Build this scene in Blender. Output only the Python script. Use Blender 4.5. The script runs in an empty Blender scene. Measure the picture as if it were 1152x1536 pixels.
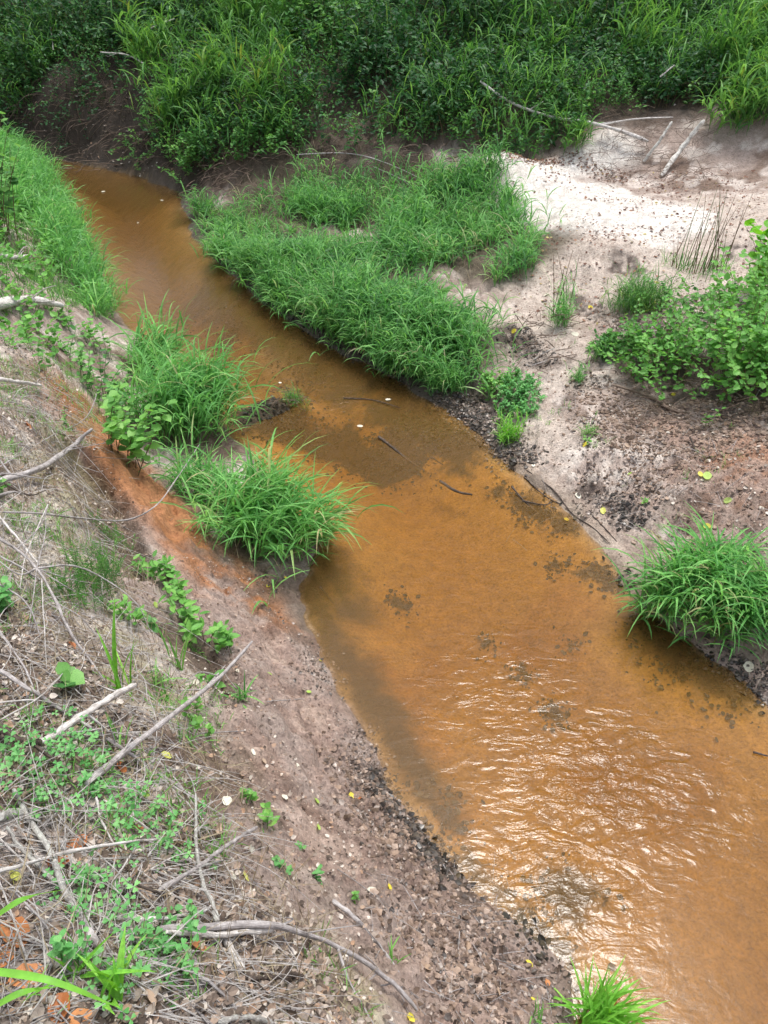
import bpy, math, random
import numpy as np
from mathutils import Vector, Matrix, Euler

R_ = math.radians
rng = np.random.default_rng(7)
random.seed(7)
scn = bpy.context.scene
COL = scn.collection

# ------------------------------------------------------------------ camera, sky, sun, exposure
CAM_H, PITCH, FPX = 3.4, R_(38.0), 1183.0
cam_d = bpy.data.cameras.new('camera')
cam_d.sensor_fit = 'VERTICAL'; cam_d.angle = 2*math.atan(768/FPX)
cam_d.clip_start = 0.05; cam_d.clip_end = 500
cam = bpy.data.objects.new('camera', cam_d); COL.objects.link(cam)
cam.location = (0, 0, CAM_H); cam.rotation_euler = (R_(90)-PITCH, 0, 0)
scn.camera = cam

SUN_EL, SUN_AZ = R_(73), R_(28)          # elevation, angle to the right of straight ahead
world = bpy.data.worlds.new('World'); scn.world = world; world.use_nodes = True
wn, wl = world.node_tree.nodes, world.node_tree.links
wn.clear()
wo = wn.new('ShaderNodeOutputWorld'); bg = wn.new('ShaderNodeBackground')
sky = wn.new('ShaderNodeTexSky'); sky.sky_type = 'NISHITA'; sky.sun_disc = False
sky.sun_elevation = SUN_EL; sky.sun_rotation = SUN_AZ
sky.dust_density = 3.0; sky.air_density = 1.0; sky.ozone_density = 1.0
hs = wn.new('ShaderNodeHueSaturation'); hs.inputs['Saturation'].default_value = 0.42   # thin overcast
wl.new(sky.outputs[0], hs.inputs['Color']); wl.new(hs.outputs[0], bg.inputs[0]); wl.new(bg.outputs[0], wo.inputs[0])
bg.inputs[1].default_value = 0.125
sun_d = bpy.data.lights.new('sun', 'SUN'); sun_d.energy = 1.3; sun_d.angle = R_(16); sun_d.color = (1, .965, .91)
sun = bpy.data.objects.new('sun', sun_d); COL.objects.link(sun)
sdir = Vector((math.cos(SUN_EL)*math.sin(SUN_AZ), math.cos(SUN_EL)*math.cos(SUN_AZ), math.sin(SUN_EL)))
sun.rotation_euler = sdir.to_track_quat('Z', 'Y').to_euler(); sun.location = (0, 0, 20)
vs = scn.view_settings
vs.view_transform = 'Standard'; vs.look = 'None'; vs.gamma = 1; vs.use_curve_mapping = False
vs.exposure = 1.3
cy = scn.cycles
cy.max_bounces = 8; cy.transparent_max_bounces = 16; cy.use_denoising = True
cy.caustics_reflective = False; cy.caustics_refractive = False

# ------------------------------------------------------------------ noise and camera geometry
def _hash(ix, iy, s):
    h = (ix.astype(np.int64)*374761393 + iy.astype(np.int64)*668265263 + s*1274126177) & 0xffffffff
    h = ((h ^ (h >> 13))*1274126177) & 0xffffffff
    h = ((h ^ (h >> 16))*2246822519) & 0xffffffff
    return (h ^ (h >> 15)) / 4294967295.0
def vnoise(x, y, s=0):
    ix, iy = np.floor(x), np.floor(y)
    fx, fy = x-ix, y-iy
    fx = fx*fx*fx*(fx*(fx*6-15)+10); fy = fy*fy*fy*(fy*(fy*6-15)+10)
    a, b = _hash(ix, iy, s), _hash(ix+1, iy, s)
    c, d = _hash(ix, iy+1, s), _hash(ix+1, iy+1, s)
    return (a+(b-a)*fx)*(1-fy) + (c+(d-c)*fx)*fy
def fbm(x, y, scale, octv=4, s=0, gain=.5):
    x = np.asarray(x, float)/scale; y = np.asarray(y, float)/scale
    t = 0; a = 1; n = 0
    for o in range(octv):
        c, sn = math.cos(.6*o+.3), math.sin(.6*o+.3)
        t = t + a*(vnoise(x*c-y*sn+17.3*o, x*sn+y*c+9.1*o, s+o)-.5)*2
        n += a; a *= gain; x = x*2.03; y = y*2.03
    return t/n
def sstep(a, b, x):
    t = np.clip((x-a)/(b-a), 0, 1); return t*t*(3-2*t)

FW = np.array([0, math.cos(PITCH), -math.sin(PITCH)]); UPV = np.array([0, math.sin(PITCH), math.cos(PITCH)])
def ray(px, py):
    return FW + (px-576)/FPX*np.array([1., 0, 0]) - (py-768)/FPX*UPV
def at_z(px, py, z):
    d = ray(px, py); t = (z-CAM_H)/d[2]; return np.array([t*d[0], t*d[1], z])
def at_y(px, py, y):
    d = ray(px, py); t = y/d[1]; return np.array([t*d[0], y, CAM_H+t*d[2]])

# ------------------------------------------------------------------ the course of the creek
LEFT = [(35,238),(70,262),(103,300),(122,350),(150,400),(172,465),(215,520),(285,595),(345,655),(372,672),(400,715),(440,765),(478,815),
        (468,850),(443,885),(450,925),(480,985),(520,1050),(560,1112),(590,1190),(640,1250),(700,1310),(760,1370),(825,1420),(862,1470),(870,1536)]
RIGHT = [(40,228),(100,243),(160,254),(220,268),(268,290),(276,322),(290,355),(312,375),(335,402),(372,437),(430,482),(500,522),(570,560),(615,580),
         (655,610),(690,635),(725,665),(765,700),(820,742),(872,790),(905,822),(930,870),(990,935),(1050,985),(1105,1022),(1152,1055),(1250,1120)]
Lw = [at_z(a, b, 0)[:2] for a, b in LEFT]; Rw = [at_z(a, b, 0)[:2] for a, b in RIGHT]
Lw = [np.array([-16, 15.5]), np.array([-11, 14.6]), np.array([-8.2, 14.2])] + Lw + [np.array([.95, .5]), np.array([1.5, -1]), np.array([2.6, -4]), np.array([4, -9])]
Rw = [np.array([-16, 17.4]), np.array([-11, 16.2]), np.array([-8.2, 15.2])] + Rw + [np.array([3.6, .6]), np.array([4.4, -1.5]), np.array([5.4, -4]), np.array([7, -9])]
POLY = np.array(Lw + Rw[::-1])
def seg_dist(X, Y, pts, closed=False):
    D = np.full(X.shape, 1e9)
    n = len(pts)
    for i in range(n if closed else n-1):
        a, b = pts[i], pts[(i+1) % n]
        e = b-a; L2 = max(float(e@e), 1e-9)
        t = np.clip(((X-a[0])*e[0]+(Y-a[1])*e[1])/L2, 0, 1)
        D = np.minimum(D, (X-a[0]-t*e[0])**2+(Y-a[1]-t*e[1])**2)
    return np.sqrt(D)
def inside(X, Y, pts):
    c = np.zeros(X.shape, bool); n = len(pts)
    for i in range(n):
        a, b = pts[i], pts[(i+1) % n]
        if a[1] == b[1]: continue
        m = ((a[1] > Y) != (b[1] > Y)) & (X < (b[0]-a[0])*(Y-a[1])/(b[1]-a[1])+a[0])
        c ^= m
    return c
def sdist(X, Y):
    d = seg_dist(X, Y, POLY, True)
    return np.where(inside(X, Y, POLY), -d, d)

# ------------------------------------------------------------------ relief: spot heights read off the banks
SPOTZ = [ # (photo x, photo y, height above the water)
 # near left bank, row by row
 (0,250,.45),(40,262,.12),(0,350,.75),(60,350,.42),(105,350,.1),(0,460,1.05),(80,460,.72),(130,462,.38),(165,480,.06),
 (0,560,1.22),(70,560,1.0),(125,560,.55),(165,570,.2),(230,590,.12),
 (0,640,1.32),(60,640,1.15),(130,650,.85),(180,660,.42),(240,655,.14),(300,650,.08),
 (0,740,1.42),(100,740,1.2),(180,735,.8),(240,740,.45),(310,745,.14),(380,760,.08),
 (0,830,1.5),(120,830,1.25),(210,830,.88),(290,830,.52),(350,830,.22),(420,840,.06),
 (0,930,1.6),(140,930,1.36),(250,920,.98),(320,920,.66),(380,920,.32),(425,915,.1),
 (0,1030,1.7),(160,1030,1.48),(280,1030,1.12),(360,1030,.8),(430,1030,.4),(480,1030,.14),
 (0,1150,1.78),(170,1150,1.58),(300,1150,1.22),(390,1150,.9),(470,1150,.48),(550,1150,.14),
 (0,1280,1.83),(180,1280,1.68),(320,1280,1.38),(430,1280,1.02),(520,1280,.62),(600,1280,.26),(650,1290,.08),
 (0,1400,1.87),(200,1400,1.74),(360,1400,1.48),(480,1400,1.1),(590,1400,.62),(700,1400,.24),(770,1410,.07),
 (0,1536,1.92),(200,1536,1.82),(400,1536,1.55),(540,1536,1.15),(660,1536,.68),(760,1536,.32),(830,1525,.12),
 # grassy island and right bank
 (330,330,.1),(400,310,.16),(500,300,.2),(620,300,.3),(400,400,.2),(520,400,.26),(640,400,.3),(740,400,.3),(520,480,.16),(620,500,.2),(700,500,.2),
 (700,570,.1),(690,600,.05),(760,600,.14),(780,670,.06),(850,620,.2),(850,700,.12),(900,760,.1),(960,720,.22),(900,560,.3),
 (830,480,.26),(860,430,.34),(880,385,.55),(800,330,.42),(760,260,.46),(880,300,.6),(900,250,.66),(1000,330,.66),(1000,420,.5),(1100,400,.56),
 (1152,330,.78),(1152,480,.62),(1060,520,.55),(960,500,.42),(1000,600,.36),(1100,620,.48),(1152,640,.5),(1060,720,.36),(1152,760,.42),
 (980,800,.14),(1060,850,.2),(1152,860,.3),(1000,880,.1),(1080,940,.1),(1152,980,.1),(1300,1000,.5),(1300,700,.7),(1350,400,1.1),(1250,1100,.1)]
SPOTY = [ # (photo x, photo y, distance)  the far bank
 (60,190,14.1),(60,140,14.5),(60,80,16),(60,10,18.5),(200,215,13.1),(180,170,13.7),(200,130,14.2),(200,60,15.6),(200,5,18),
 (330,262,11.7),(330,200,12.3),(330,130,13.4),(330,60,15),(330,5,17),(440,268,11.35),(470,240,11.6),(500,190,12.3),(500,120,13.2),(500,50,14.6),(500,0,16.5),
 (580,262,11.0),(600,235,11.2),(620,190,11.9),(640,120,13),(640,50,14.5),(640,0,16),(760,225,10.9),(760,180,11.6),(760,100,13.2),(760,10,15.6),
 (900,215,10.9),(900,180,11.6),(900,100,13),(900,10,15.4),(1020,240,10.5),(1030,190,11.1),(1040,100,12.8),(1050,10,15.2),(1140,250,10.1),(1150,170,11),(1150,80,12.8),(1150,5,15)]
WXYZ = [(-16,15,.0),(-12,11,1.6),(-16,8,2.4),(-8,5,2.2),(-5,3,2.05),(-4,1,2.1),(-8,-3,2.4),(-2,-1,1.98),(-.5,-.2,1.82),(.2,-.3,1.5),(.6,-.2,.7),(0,-3,1.9),(1.2,-4,1.3),
        (-30,0,3),(-30,20,3.5),(-15,20,2.6),(-9,17.5,1.2),(-9,20,2.2),(-20,40,6),(0,22,3.1),(0,35,5.5),(9,20,3),(12,12,2),(9,8,1.2),(7,5,.9),(5,2.5,.55),(5.6,0,.6),(8,-2,1.0),
        (30,0,3),(30,25,5),(20,40,6.5),(0,60,7.5),(-40,60,8),(40,60,8),(9,-8,.6),(0,-15,2.4),(20,-15,2),(-20,-15,3)]
P = [at_z(*q) for q in SPOTZ] + [at_y(*q) for q in SPOTY] + [np.array(q, float) for q in WXYZ]
P += [np.array([q[0], q[1], 0.0]) for q in (Lw+Rw)[::2]]
P = np.array(P)
def _phi(r2): return .5*r2*np.log(r2+1e-6)
def _fit(P, lam=.02):
    n = len(P); X = P[:, :2]
    d2 = ((X[:, None]-X[None])**2).sum(-1)
    A = np.zeros((n+3, n+3)); A[:n, :n] = _phi(d2)+lam*np.eye(n)
    A[:n, n] = 1; A[:n, n+1:] = X; A[n, :n] = 1; A[n+1:, :n] = X.T
    return np.linalg.solve(A, np.concatenate([P[:, 2], [0, 0, 0]]))
_W = _fit(P)
def rbf(X, Y):
    out = _W[len(P)] + _W[len(P)+1]*X + _W[len(P)+2]*Y
    for i in range(len(P)):
        out = out + _W[i]*_phi((X-P[i, 0])**2+(Y-P[i, 1])**2)
    return out
def W2(pts, z=0.0): return [at_z(a, b, z)[:2] for a, b in pts]

def smooth_h(X, Y):
    sd = sdist(X, Y)
    sdw = sd + .06*fbm(X, Y, .5, 3, 5)*np.clip(1-np.abs(sd)/1.5, 0, 1) + .025*fbm(X, Y, .13, 2, 9)
    h = rbf(np.clip(X, -45, 45), np.clip(Y, -20, 70))
    land = np.maximum(h, .004+np.minimum(.5*np.maximum(sdw, 0), .035)+np.minimum(.12*np.maximum(sdw, 0), .09+.01*np.maximum(sdw, 0)))
    depth = .012+(.19+.16*sstep(4.5, 7.5, Y))*sstep(0, .9, -sdw)+.05*np.minimum(-sdw, 1)
    bedn = .05*fbm(X*.6, Y, .8, 3, 31)
    bed = -np.maximum(depth+bedn*np.clip(-sdw/.5, 0, 1), .008)
    k = sstep(-.03, .05, sdw)
    far = np.minimum(h, .0+.55*np.maximum(sdw, 0))      # the bank near the water rises at most this steeply
    land = np.where(sdw < .35, np.minimum(land, np.maximum(.012+.9*np.maximum(sdw, 0), .012)), land)
    return bed*(1-k)+land*k, sdw

def grade(a, b, fine0, fine1, step, growth=1.06):
    xs = list(np.arange(fine0, fine1, step)); s = step; x = xs[-1]
    while x < b: s *= growth; x += s; xs.append(x)
    s = step; x = fine0; lo = []
    while x > a: s *= growth; x -= s; lo.append(x)
    return np.array(lo[::-1]+xs)
gx = grade(-60, 60, -1.7, 2.6, .0135, 1.024)
ys = [.2]
while ys[-1] < 18: ys.append(ys[-1] + .0105*max(1, ys[-1]/2.2))
while ys[-1] < 90: ys.append(ys[-1]+(ys[-1]-ys[-2])*1.12)
lo = [.2]; s = .02
while lo[-1] > -25: s *= 1.08; lo.append(lo[-1]-s)
gy = np.array(lo[:0:-1]+ys)
GX, GY = np.meshgrid(gx, gy)
HS, SD = smooth_h(GX, GY)
def _lookup(A, x, y):
    x = np.asarray(x, float); y = np.asarray(y, float)
    i = np.clip(np.searchsorted(gx, x)-1, 0, len(gx)-2); j = np.clip(np.searchsorted(gy, y)-1, 0, len(gy)-2)
    fx = np.clip((x-gx[i])/(gx[i+1]-gx[i]), 0, 1); fy = np.clip((y-gy[j])/(gy[j+1]-gy[j]), 0, 1)
    return (A[j, i]*(1-fx)+A[j, i+1]*fx)*(1-fy)+(A[j+1, i]*(1-fx)+A[j+1, i+1]*fx)*fy
def hit(px, py, A=None, above=0.0):
    """the spot on the ground seen at a place of the photograph"""
    A = HS if A is None else A
    d = ray(px, py); t = np.concatenate([np.arange(.8, 6, .01), np.arange(6, 40, .04)])
    z = np.maximum(_lookup(A, t*d[0], t*d[1]), -0.0)+above
    b = np.nonzero(CAM_H+t*d[2] < z)[0]
    k = t[b[0]] if len(b) else 20.
    return np.array([k*d[0], k*d[1], CAM_H+k*d[2]-above])
def H2(pts): return [hit(a, b)[:2] for a, b in pts]

# ------------------------------------------------------------------ fine relief
def band(pts, half, soft, wob=.0, seed=0):
    w = seg_dist(GX, GY, H2(pts)) if len(pts) > 1 else np.hypot(GX-hit(*pts[0])[0], GY-hit(*pts[0])[1])
    if wob: w = w + wob*fbm(GX, GY, .35, 4, 60+seed)
    return 1-sstep(half-soft, half+soft, w)
NEARW = np.clip(1-SD/8, 0, 1)
rough = sstep(.0, .25, SD)
leftside = ((GX < 1.2) & (GY < 13.5) & (SD > 0)).astype(float)
farbank = sstep(10.6, 12.5, GY+.0*GX)*(SD > 0)
orange = band([(110,590),(160,660),(230,745),(300,820),(345,880)], .26, .12, .10, 1)*leftside
gully = band([(120,680),(150,740),(175,790),(190,840)], .13, .07, .06, 2)*leftside
gully2 = band([(235,930),(290,960),(320,1000)], .10, .07, .06, 3)*leftside
ledge = band([(560,1180),(620,1290),(700,1380),(790,1470)], .22, .12, .12, 4)*leftside
slope = band([(420,960),(470,1080),(540,1230),(600,1350),(680,1480)], .42, .15, .12, 5)*leftside
slope = np.maximum(slope, band([(330,860),(420,960)], .16, .1, .06, 6)*leftside)
whitesand = band([(770,275),(870,295),(960,330)], .72, .12, .30, 7)
whitesand = np.maximum(whitesand, band([(920,225),(870,250)], .28, .15, .15, 8))
palesand = band([(800,640),(840,700),(880,760),(900,800)], .30, .16, .2, 9)*(SD > 0)
palesand = np.maximum(palesand, band([(830,560),(800,500),(720,470)], .32, .2, .25, 10)*(SD > 0))
palesand = np.maximum(palesand, band([(940,700),(900,690)], .28, .14, .15, 11)*(SD > 0))
brightpatch = band([(890,690),(950,700)], .22, .10, .15, 56)*(SD > 0)
palesand = np.maximum(palesand, band([(860,400),(960,400),(1120,330)], .9, .4, .5, 12)*(SD > 0))
rust = band([(980,640),(1080,690),(1150,700)], .32, .25, .4, 13)*(GX > 1.5)
rustb = band([(1120,700),(1160,690)], .35, .25, .35, 14)*(GX > 1.5)
clod = band([(980,740),(1060,790),(1150,840)], .65, .3, .3, 15)*(GX > 1.)
darkm = band([(700,590),(690,640),(760,690)], .10, .08, .14, 16)*(SD > 0)
for k, q in enumerate([[(760,500),(790,520)], [(790,545),(840,540)], [(940,500),(1000,560),(1100,600),(1150,600)], [(930,400),(960,410)], [(850,440),(900,470)],
          [(880,740),(960,790)], [(1100,380)], [(880,560),(860,600)]]):
    darkm = np.maximum(darkm, band(q, .10 if k != 2 else .30, .09, .22, 20+k))
darkm = np.maximum(darkm, band([(560,1175),(600,1225),(650,1290),(700,1340)], .07, .05, .1, 40)*(SD > 0)*leftside)
wetrim = (1-sstep(.0, .16, SD+.05*fbm(GX, GY, .2, 3, 71)))*(SD > -.02)
scarp = band([(860,385),(905,392),(940,402)], .10, .08, .05, 17)
moss = band([(300,1500),(380,1530),(480,1500)], .22, .15, .3, 18) + band([(60,900),(120,960),(170,1000)], .28, .2, .4, 19) + band([(70,560),(60,680),(180,960)], .14, .1, .3, 50)
moss = np.clip(moss, 0, 1)*leftside*sstep(-.1, .35, fbm(GX, GY, .16, 4, 90))
palecl = band([(30,640),(100,830),(60,930),(130,980)], .25, .15, .3, 51)*leftside
palecl = np.maximum(palecl, band([(440,1360),(380,1440),(460,1480)], .14, .1, .25, 52)*leftside)
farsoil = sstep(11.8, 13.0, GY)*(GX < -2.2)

H = HS.copy()
amp = .028*rough*(.4+.6*np.clip(SD, 0, 1))
H += amp*fbm(GX, GY, .55, 5, 100) + .016*rough*fbm(GX, GY, .09, 4, 110)
H += leftside*rough*.034*fbm(GX*.8+GY*.3, GY*.5-GX*.2, .16, 5, 112, .6)
crk = 1-np.abs(fbm(GX, GY, .11, 4, 113, .6))*5
H += -1.0*(SD > 0)*rough*.026*np.clip(crk, 0, 1)*np.clip(leftside*(.3+.7*slope+ledge)+clod+.3*palesand, 0, 1)
H += leftside*rough*.010*fbm(GX, GY, .035, 2, 114)*np.clip(.4+slope+ledge, 0, 1)
tt = HS/.17+.55*fbm(GX, GY, .5, 4, 170)+.12*fbm(GX, GY, .08, 3, 171); ft = tt-np.floor(tt)
H += leftside*rough*.10*(sstep(.38, .62, ft)-ft)*np.clip(.45+.6*fbm(GX, GY, .9, 2, 172)+.3*orange, .1, 1)*sstep(.15, .4, SD)
H += leftside*rough*.035*(orange+.3)*np.clip(fbm(GX*1.6+GY*.5, GY*.35-GX*.2, .13, 4, 173, .6), -.6, .6)
H += -.24*gully - .12*gully2
# little runnels and steps on the steep near bank, running down towards the water
ridg = np.abs(fbm(GX*1.0+GY*.35, GY*.35-GX*.1, .16, 4, 120))
H += -.035*leftside*rough*(1-sstep(0, .22, ridg))*(.35+.65*(1-slope))
H += leftside*.018*np.clip(fbm(GX, GY, .05, 3, 130), -.2, 1)*(np.clip(ledge+.45*slope+.3, 0, 1))*rough
H += leftside*.065*ledge*fbm(GX, GY, .15, 5, 131, .65)*rough
H += leftside*.034*slope*fbm(GX, GY, .08, 4, 132, .65)*rough
H += clod*.05*fbm(GX, GY, .10, 4, 140, .65)*rough + .03*palesand*fbm(GX, GY, .3, 4, 142)*rough + .05*darkm*fbm(GX, GY, .09, 4, 143, .65)*rough + .02*rust*fbm(GX, GY, .1, 3, 141)
H += -.05*scarp*rough
# footprints in the sand
for (fx, fy) in [(950,695),(905,700),(985,672),(880,705),(1000,705),(930,725),(845,450),(900,335)]:
    q = hit(fx, fy); r = np.hypot((GX-q[0])/.09, (GY-q[1])/.13)
    H += -.035*np.exp(-r**2*1.4)+.014*np.exp(-(r-1.25)**2*5)
# far bank: lumpy soil, undercut
H += farbank*(.16*fbm(GX, GY, .9, 4, 150)+.09*fbm(GX, GY, .25, 4, 151, .6))
# mud mound in the stream with a tuft on it
q = at_z(428, 605, 0)
MOUND = np.exp(-(((GX-q[0])*.8+(GY-q[1])*.6)/.36)**2-((-(GX-q[0])*.6+(GY-q[1])*.8)/.22)**2)
H = np.where(SD < 0, np.maximum(H, -.4), H) + .27*MOUND
# sand ripples on the bed
H += (SD < -.05)*.003*np.sin((GY*1.0-GX*.55+.25*fbm(GX, GY, .6, 3, 160))*2*math.pi/.13)*np.clip(fbm(GX, GY, 1.2, 2, 161)+.5, 0, 1)
H += (SD < 0)*.01*fbm(GX, GY, .12, 3, 162)
H = np.where((SD > .06), np.maximum(H, .012), H)

def lerpc(C, c, w): return C*(1-w[..., None])+np.array(c)*w[..., None]
n1, n2, n3 = fbm(GX, GY, .5, 5, 200), fbm(GX, GY, .07, 4, 210), fbm(GX, GY, .2, 5, 220)
C = np.ones(GX.shape+(3,))*np.array([.36, .285, .245])                       # grey brown sandy earth
C = lerpc(C, [.19, .135, .105], sstep(0, .4, n1))
C = lerpc(C, [.58, .51, .46], sstep(.05, .35, n3)*.85)
C = lerpc(C, [.27, .175, .135], slope*.75*sstep(-.5, .3, n3))
C = lerpc(C, [.43, .325, .265], slope*sstep(.0, .35, n3)*.8)
C = lerpc(C, [.55, .49, .42], palecl*sstep(-.25, .3, n3)*.9)
C = lerpc(C, [.36, .155, .06], orange*sstep(-.7, .0, n3)*.95)
C = lerpc(C, [.12, .085, .06], np.clip(gully+gully2, 0, 1)*.85)
C = lerpc(C, [.33, .32, .14], moss*.45)
C = lerpc(C, [.19, .135, .11], ledge*sstep(-.25, .3, n2)*.6)
C = lerpc(C, [.50, .425, .365], palesand*(.85+.15*n2))
C = lerpc(C, [.68, .64, .59], whitesand*(.75+.35*np.clip(fbm(GX, GY, .12, 4, 240)+.5, 0, 1)))
C = lerpc(C, [.62, .55, .49], brightpatch)
C = lerpc(C, [.33, .185, .12], np.clip(rust*sstep(-.3, .3, n3)*.7+rustb*.6, 0, 1))
C = lerpc(C, [.34, .26, .22], clod*.8*sstep(-.4, .3, n2))
C = lerpc(C, [.07, .05, .04], np.clip(darkm*sstep(-.45, .1, n2+.4*n3), 0, 1)*.92)
C = lerpc(C, [.33, .25, .17], (wetrim*(GX > .3)*(GY > 3.5))*.5)
C = lerpc(C, [.12, .09, .065], wetrim*(leftside > 0)*sstep(-.2, .3, n3)*.8)
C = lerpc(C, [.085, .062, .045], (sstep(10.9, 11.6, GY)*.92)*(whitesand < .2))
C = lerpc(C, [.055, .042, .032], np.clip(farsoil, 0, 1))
# grassy ground: dark humus under the blades
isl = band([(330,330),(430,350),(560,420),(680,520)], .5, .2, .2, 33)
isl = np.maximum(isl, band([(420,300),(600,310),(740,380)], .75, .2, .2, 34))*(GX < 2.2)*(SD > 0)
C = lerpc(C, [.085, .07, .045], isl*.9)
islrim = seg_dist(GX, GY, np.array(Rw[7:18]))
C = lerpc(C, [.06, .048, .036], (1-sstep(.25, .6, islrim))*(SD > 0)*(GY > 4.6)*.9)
C = lerpc(C, [.045, .036, .026], np.clip(MOUND*2.5, 0, 1)*.95)
# the bed of the stream: iron stained sand, with leaf debris, mud and painted-in shade bands
under = sstep(.015, -.03, SD)
B = np.ones(C.shape)*np.array([.42, .208, .040])
B = lerpc(B, [.52, .28, .075], sstep(-.1, .5, fbm(GX*.7, GY, 1.1, 4, 300)))
B = lerpc(B, [.30, .12, .025], sstep(.1, .6, fbm(GX, GY*.8, .7, 4, 310))*.8)
B = lerpc(B, [.56, .43, .25], band([(420,520),(405,545)], .28, .2, .2, 61))
B = lerpc(B, [.50, .36, .19], (1-sstep(0, .16, -SD))*.55)
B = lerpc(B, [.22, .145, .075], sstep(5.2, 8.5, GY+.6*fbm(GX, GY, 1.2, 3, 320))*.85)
dk = np.zeros(GX.shape)
SPOTS = []
def bedspot(pts, half, soft, wob, s):
    global dk
    SPOTS.append((s, W2(pts), half))
    w = seg_dist(GX, GY, W2(pts)) if len(pts) > 1 else np.hypot(GX-at_z(*pts[0], 0)[0], GY-at_z(*pts[0], 0)[1])
    w = w + wob*fbm(GX, GY, .22, 5, 400+s, .75)
    dk = np.maximum(dk, 1-sstep(half-soft, half+soft, w))
bedspot([(470,890),(500,960),(560,1050),(600,1120),(650,1180)], .12, .11, .12, 1)  # shade and reflection of the near bank, painted dark into the bed
bedspot([(455,890),(500,860),(520,900)], .15, .14, .1, 2)  # shade band carried on beside the tuft, put into the bed colour
bedspot([(330,425),(400,470),(470,510),(530,560)], .36, .16, .2, 3)  # mud and debris, with the dark reflection of the grass painted in
bedspot([(330,480),(350,475)], .12, .08, .15, 4)
bedspot([(390,625),(440,630),(490,635)], .24, .10, .12, 5)
bedspot([(500,625),(545,650),(600,668)], .20, .04, .20, 6)
bedspot([(590,605),(640,640),(690,665)], .24, .09, .25, 7)
bedspot([(600,575),(650,590)], .16, .1, .1, 8)
bedspot([(780,745),(815,770),(845,785)], .08, .05, .2, 9)
bedspot([(750,730)], .04, .03, .12, 10)
bedspot([(590,868),(605,876)], .03, .02, .10, 11)
bedspot([(836,835)], .035, .02, .1, 12)
bedspot([(860,850),(895,848),(930,880)], .05, .03, .12, 13)
bedspot([(790,960),(797,980)], .018, .012, .05, 14)
bedspot([(735,918)], .02, .012, .05, 15); bedspot([(863,945)], .02, .012, .05, 16)
bedspot([(700,1290),(740,1330),(800,1400),(835,1440)], .05, .06, .12, 17)
bedspot([(980,940),(1040,985),(1110,1030)], .15, .09, .1, 18)
bedspot([(860,1330),(850,1350)], .10, .08, .12, 19)
bedspot([(840,1030)], .03, .02, .06, 20); bedspot([(640,1180),(680,1230)], .08, .07, .2, 21)
bedspot([(60,240),(120,262),(230,285)], .35, .25, .2, 22)  # upstream shade painted into the bed colour
bedspot([(290,300),(275,330)], .2, .12, .1, 23)  # painted shade on the bed off the island tip
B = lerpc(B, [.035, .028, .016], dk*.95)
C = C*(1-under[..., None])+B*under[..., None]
C *= (1+.16*n2+.10*fbm(GX, GY, .03, 2, 230))[..., None]
C = np.clip(C, .02, .85)
def ground(px, py): return hit(px, py, H)
def gz(x, y): return _lookup(H, x, y)

# ------------------------------------------------------------------ materials
def mat(name):
    m = bpy.data.materials.new(name); m.use_nodes = True
    n, l = m.node_tree.nodes, m.node_tree.links
    return m, n, l, n['Principled BSDF']
def noise_node(n, l, scale, detail=6, rough=.6, coord='Object'):
    t = n.new('ShaderNodeTexCoord'); x = n.new('ShaderNodeTexNoise')
    x.inputs['Scale'].default_value = scale; x.inputs['Detail'].default_value = detail; x.inputs['Roughness'].default_value = rough
    l.new(t.outputs[coord], x.inputs['Vector']); return x
def ramp(n, l, src, stops):
    r = n.new('ShaderNodeValToRGB'); e = r.color_ramp.elements
    while len(e) < len(stops): e.new(.5)
    for k, (p, c) in enumerate(stops): e[k].position = p; e[k].color = (*c, 1)
    l.new(src, r.inputs[0]); return r
def mixc(n, l, a, b, fac, mode='MIX'):
    m = n.new('ShaderNodeMix'); m.data_type = 'RGBA'; m.blend_type = mode
    for s, v in ((6, a), (7, b)):
        if isinstance(v, tuple): m.inputs[s].default_value = (*v, 1)
        else: l.new(v, m.inputs[s])
    if isinstance(fac, (int, float)): m.inputs[0].default_value = fac
    else: l.new(fac, m.inputs[0])
    return m.outputs[2]

M = {}
# earth
m, n, l, b = mat('earth'); M['earth'] = m
a = n.new('ShaderNodeVertexColor'); a.layer_name = 'Col'
x1 = noise_node(n, l, 60, 8, .65); x2 = noise_node(n, l, 14, 8, .62); x3 = noise_node(n, l, 330, 3, .6)
r1 = ramp(n, l, x1.outputs[0], [(.28, (.42, .40, .39)), (.47, (1, 1, 1)), (.75, (1.5, 1.48, 1.46))])
r2 = ramp(n, l, x2.outputs[0], [(.3, (.72, .68, .66)), (.55, (1, 1, 1)), (.75, (1.18, 1.18, 1.2))])
c = mixc(n, l, a.outputs[0], r1.outputs[0], .85, 'MULTIPLY'); c = mixc(n, l, c, r2.outputs[0], .9, 'MULTIPLY')
l.new(c, b.inputs['Base Color'])
wa = n.new('ShaderNodeAttribute'); wa.attribute_name = 'wet'
mr = n.new('ShaderNodeMapRange'); mr.inputs[3].default_value = .93; mr.inputs[4].default_value = .35
l.new(wa.outputs['Fac'], mr.inputs[0]); l.new(mr.outputs[0], b.inputs['Roughness'])
b.inputs['Specular IOR Level'].default_value = .35
bp = n.new('ShaderNodeBump'); bp.inputs['Strength'].default_value = .9; bp.inputs['Distance'].default_value = .022
bp2 = n.new('ShaderNodeBump'); bp2.inputs['Strength'].default_value = .7; bp2.inputs['Distance'].default_value = .005
l.new(x1.outputs[0], bp.inputs['Height']); l.new(x3.outputs[0], bp2.inputs['Height']); l.new(bp.outputs[0], bp2.inputs['Normal'])
l.new(bp2.outputs[0], b.inputs['Normal'])

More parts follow.
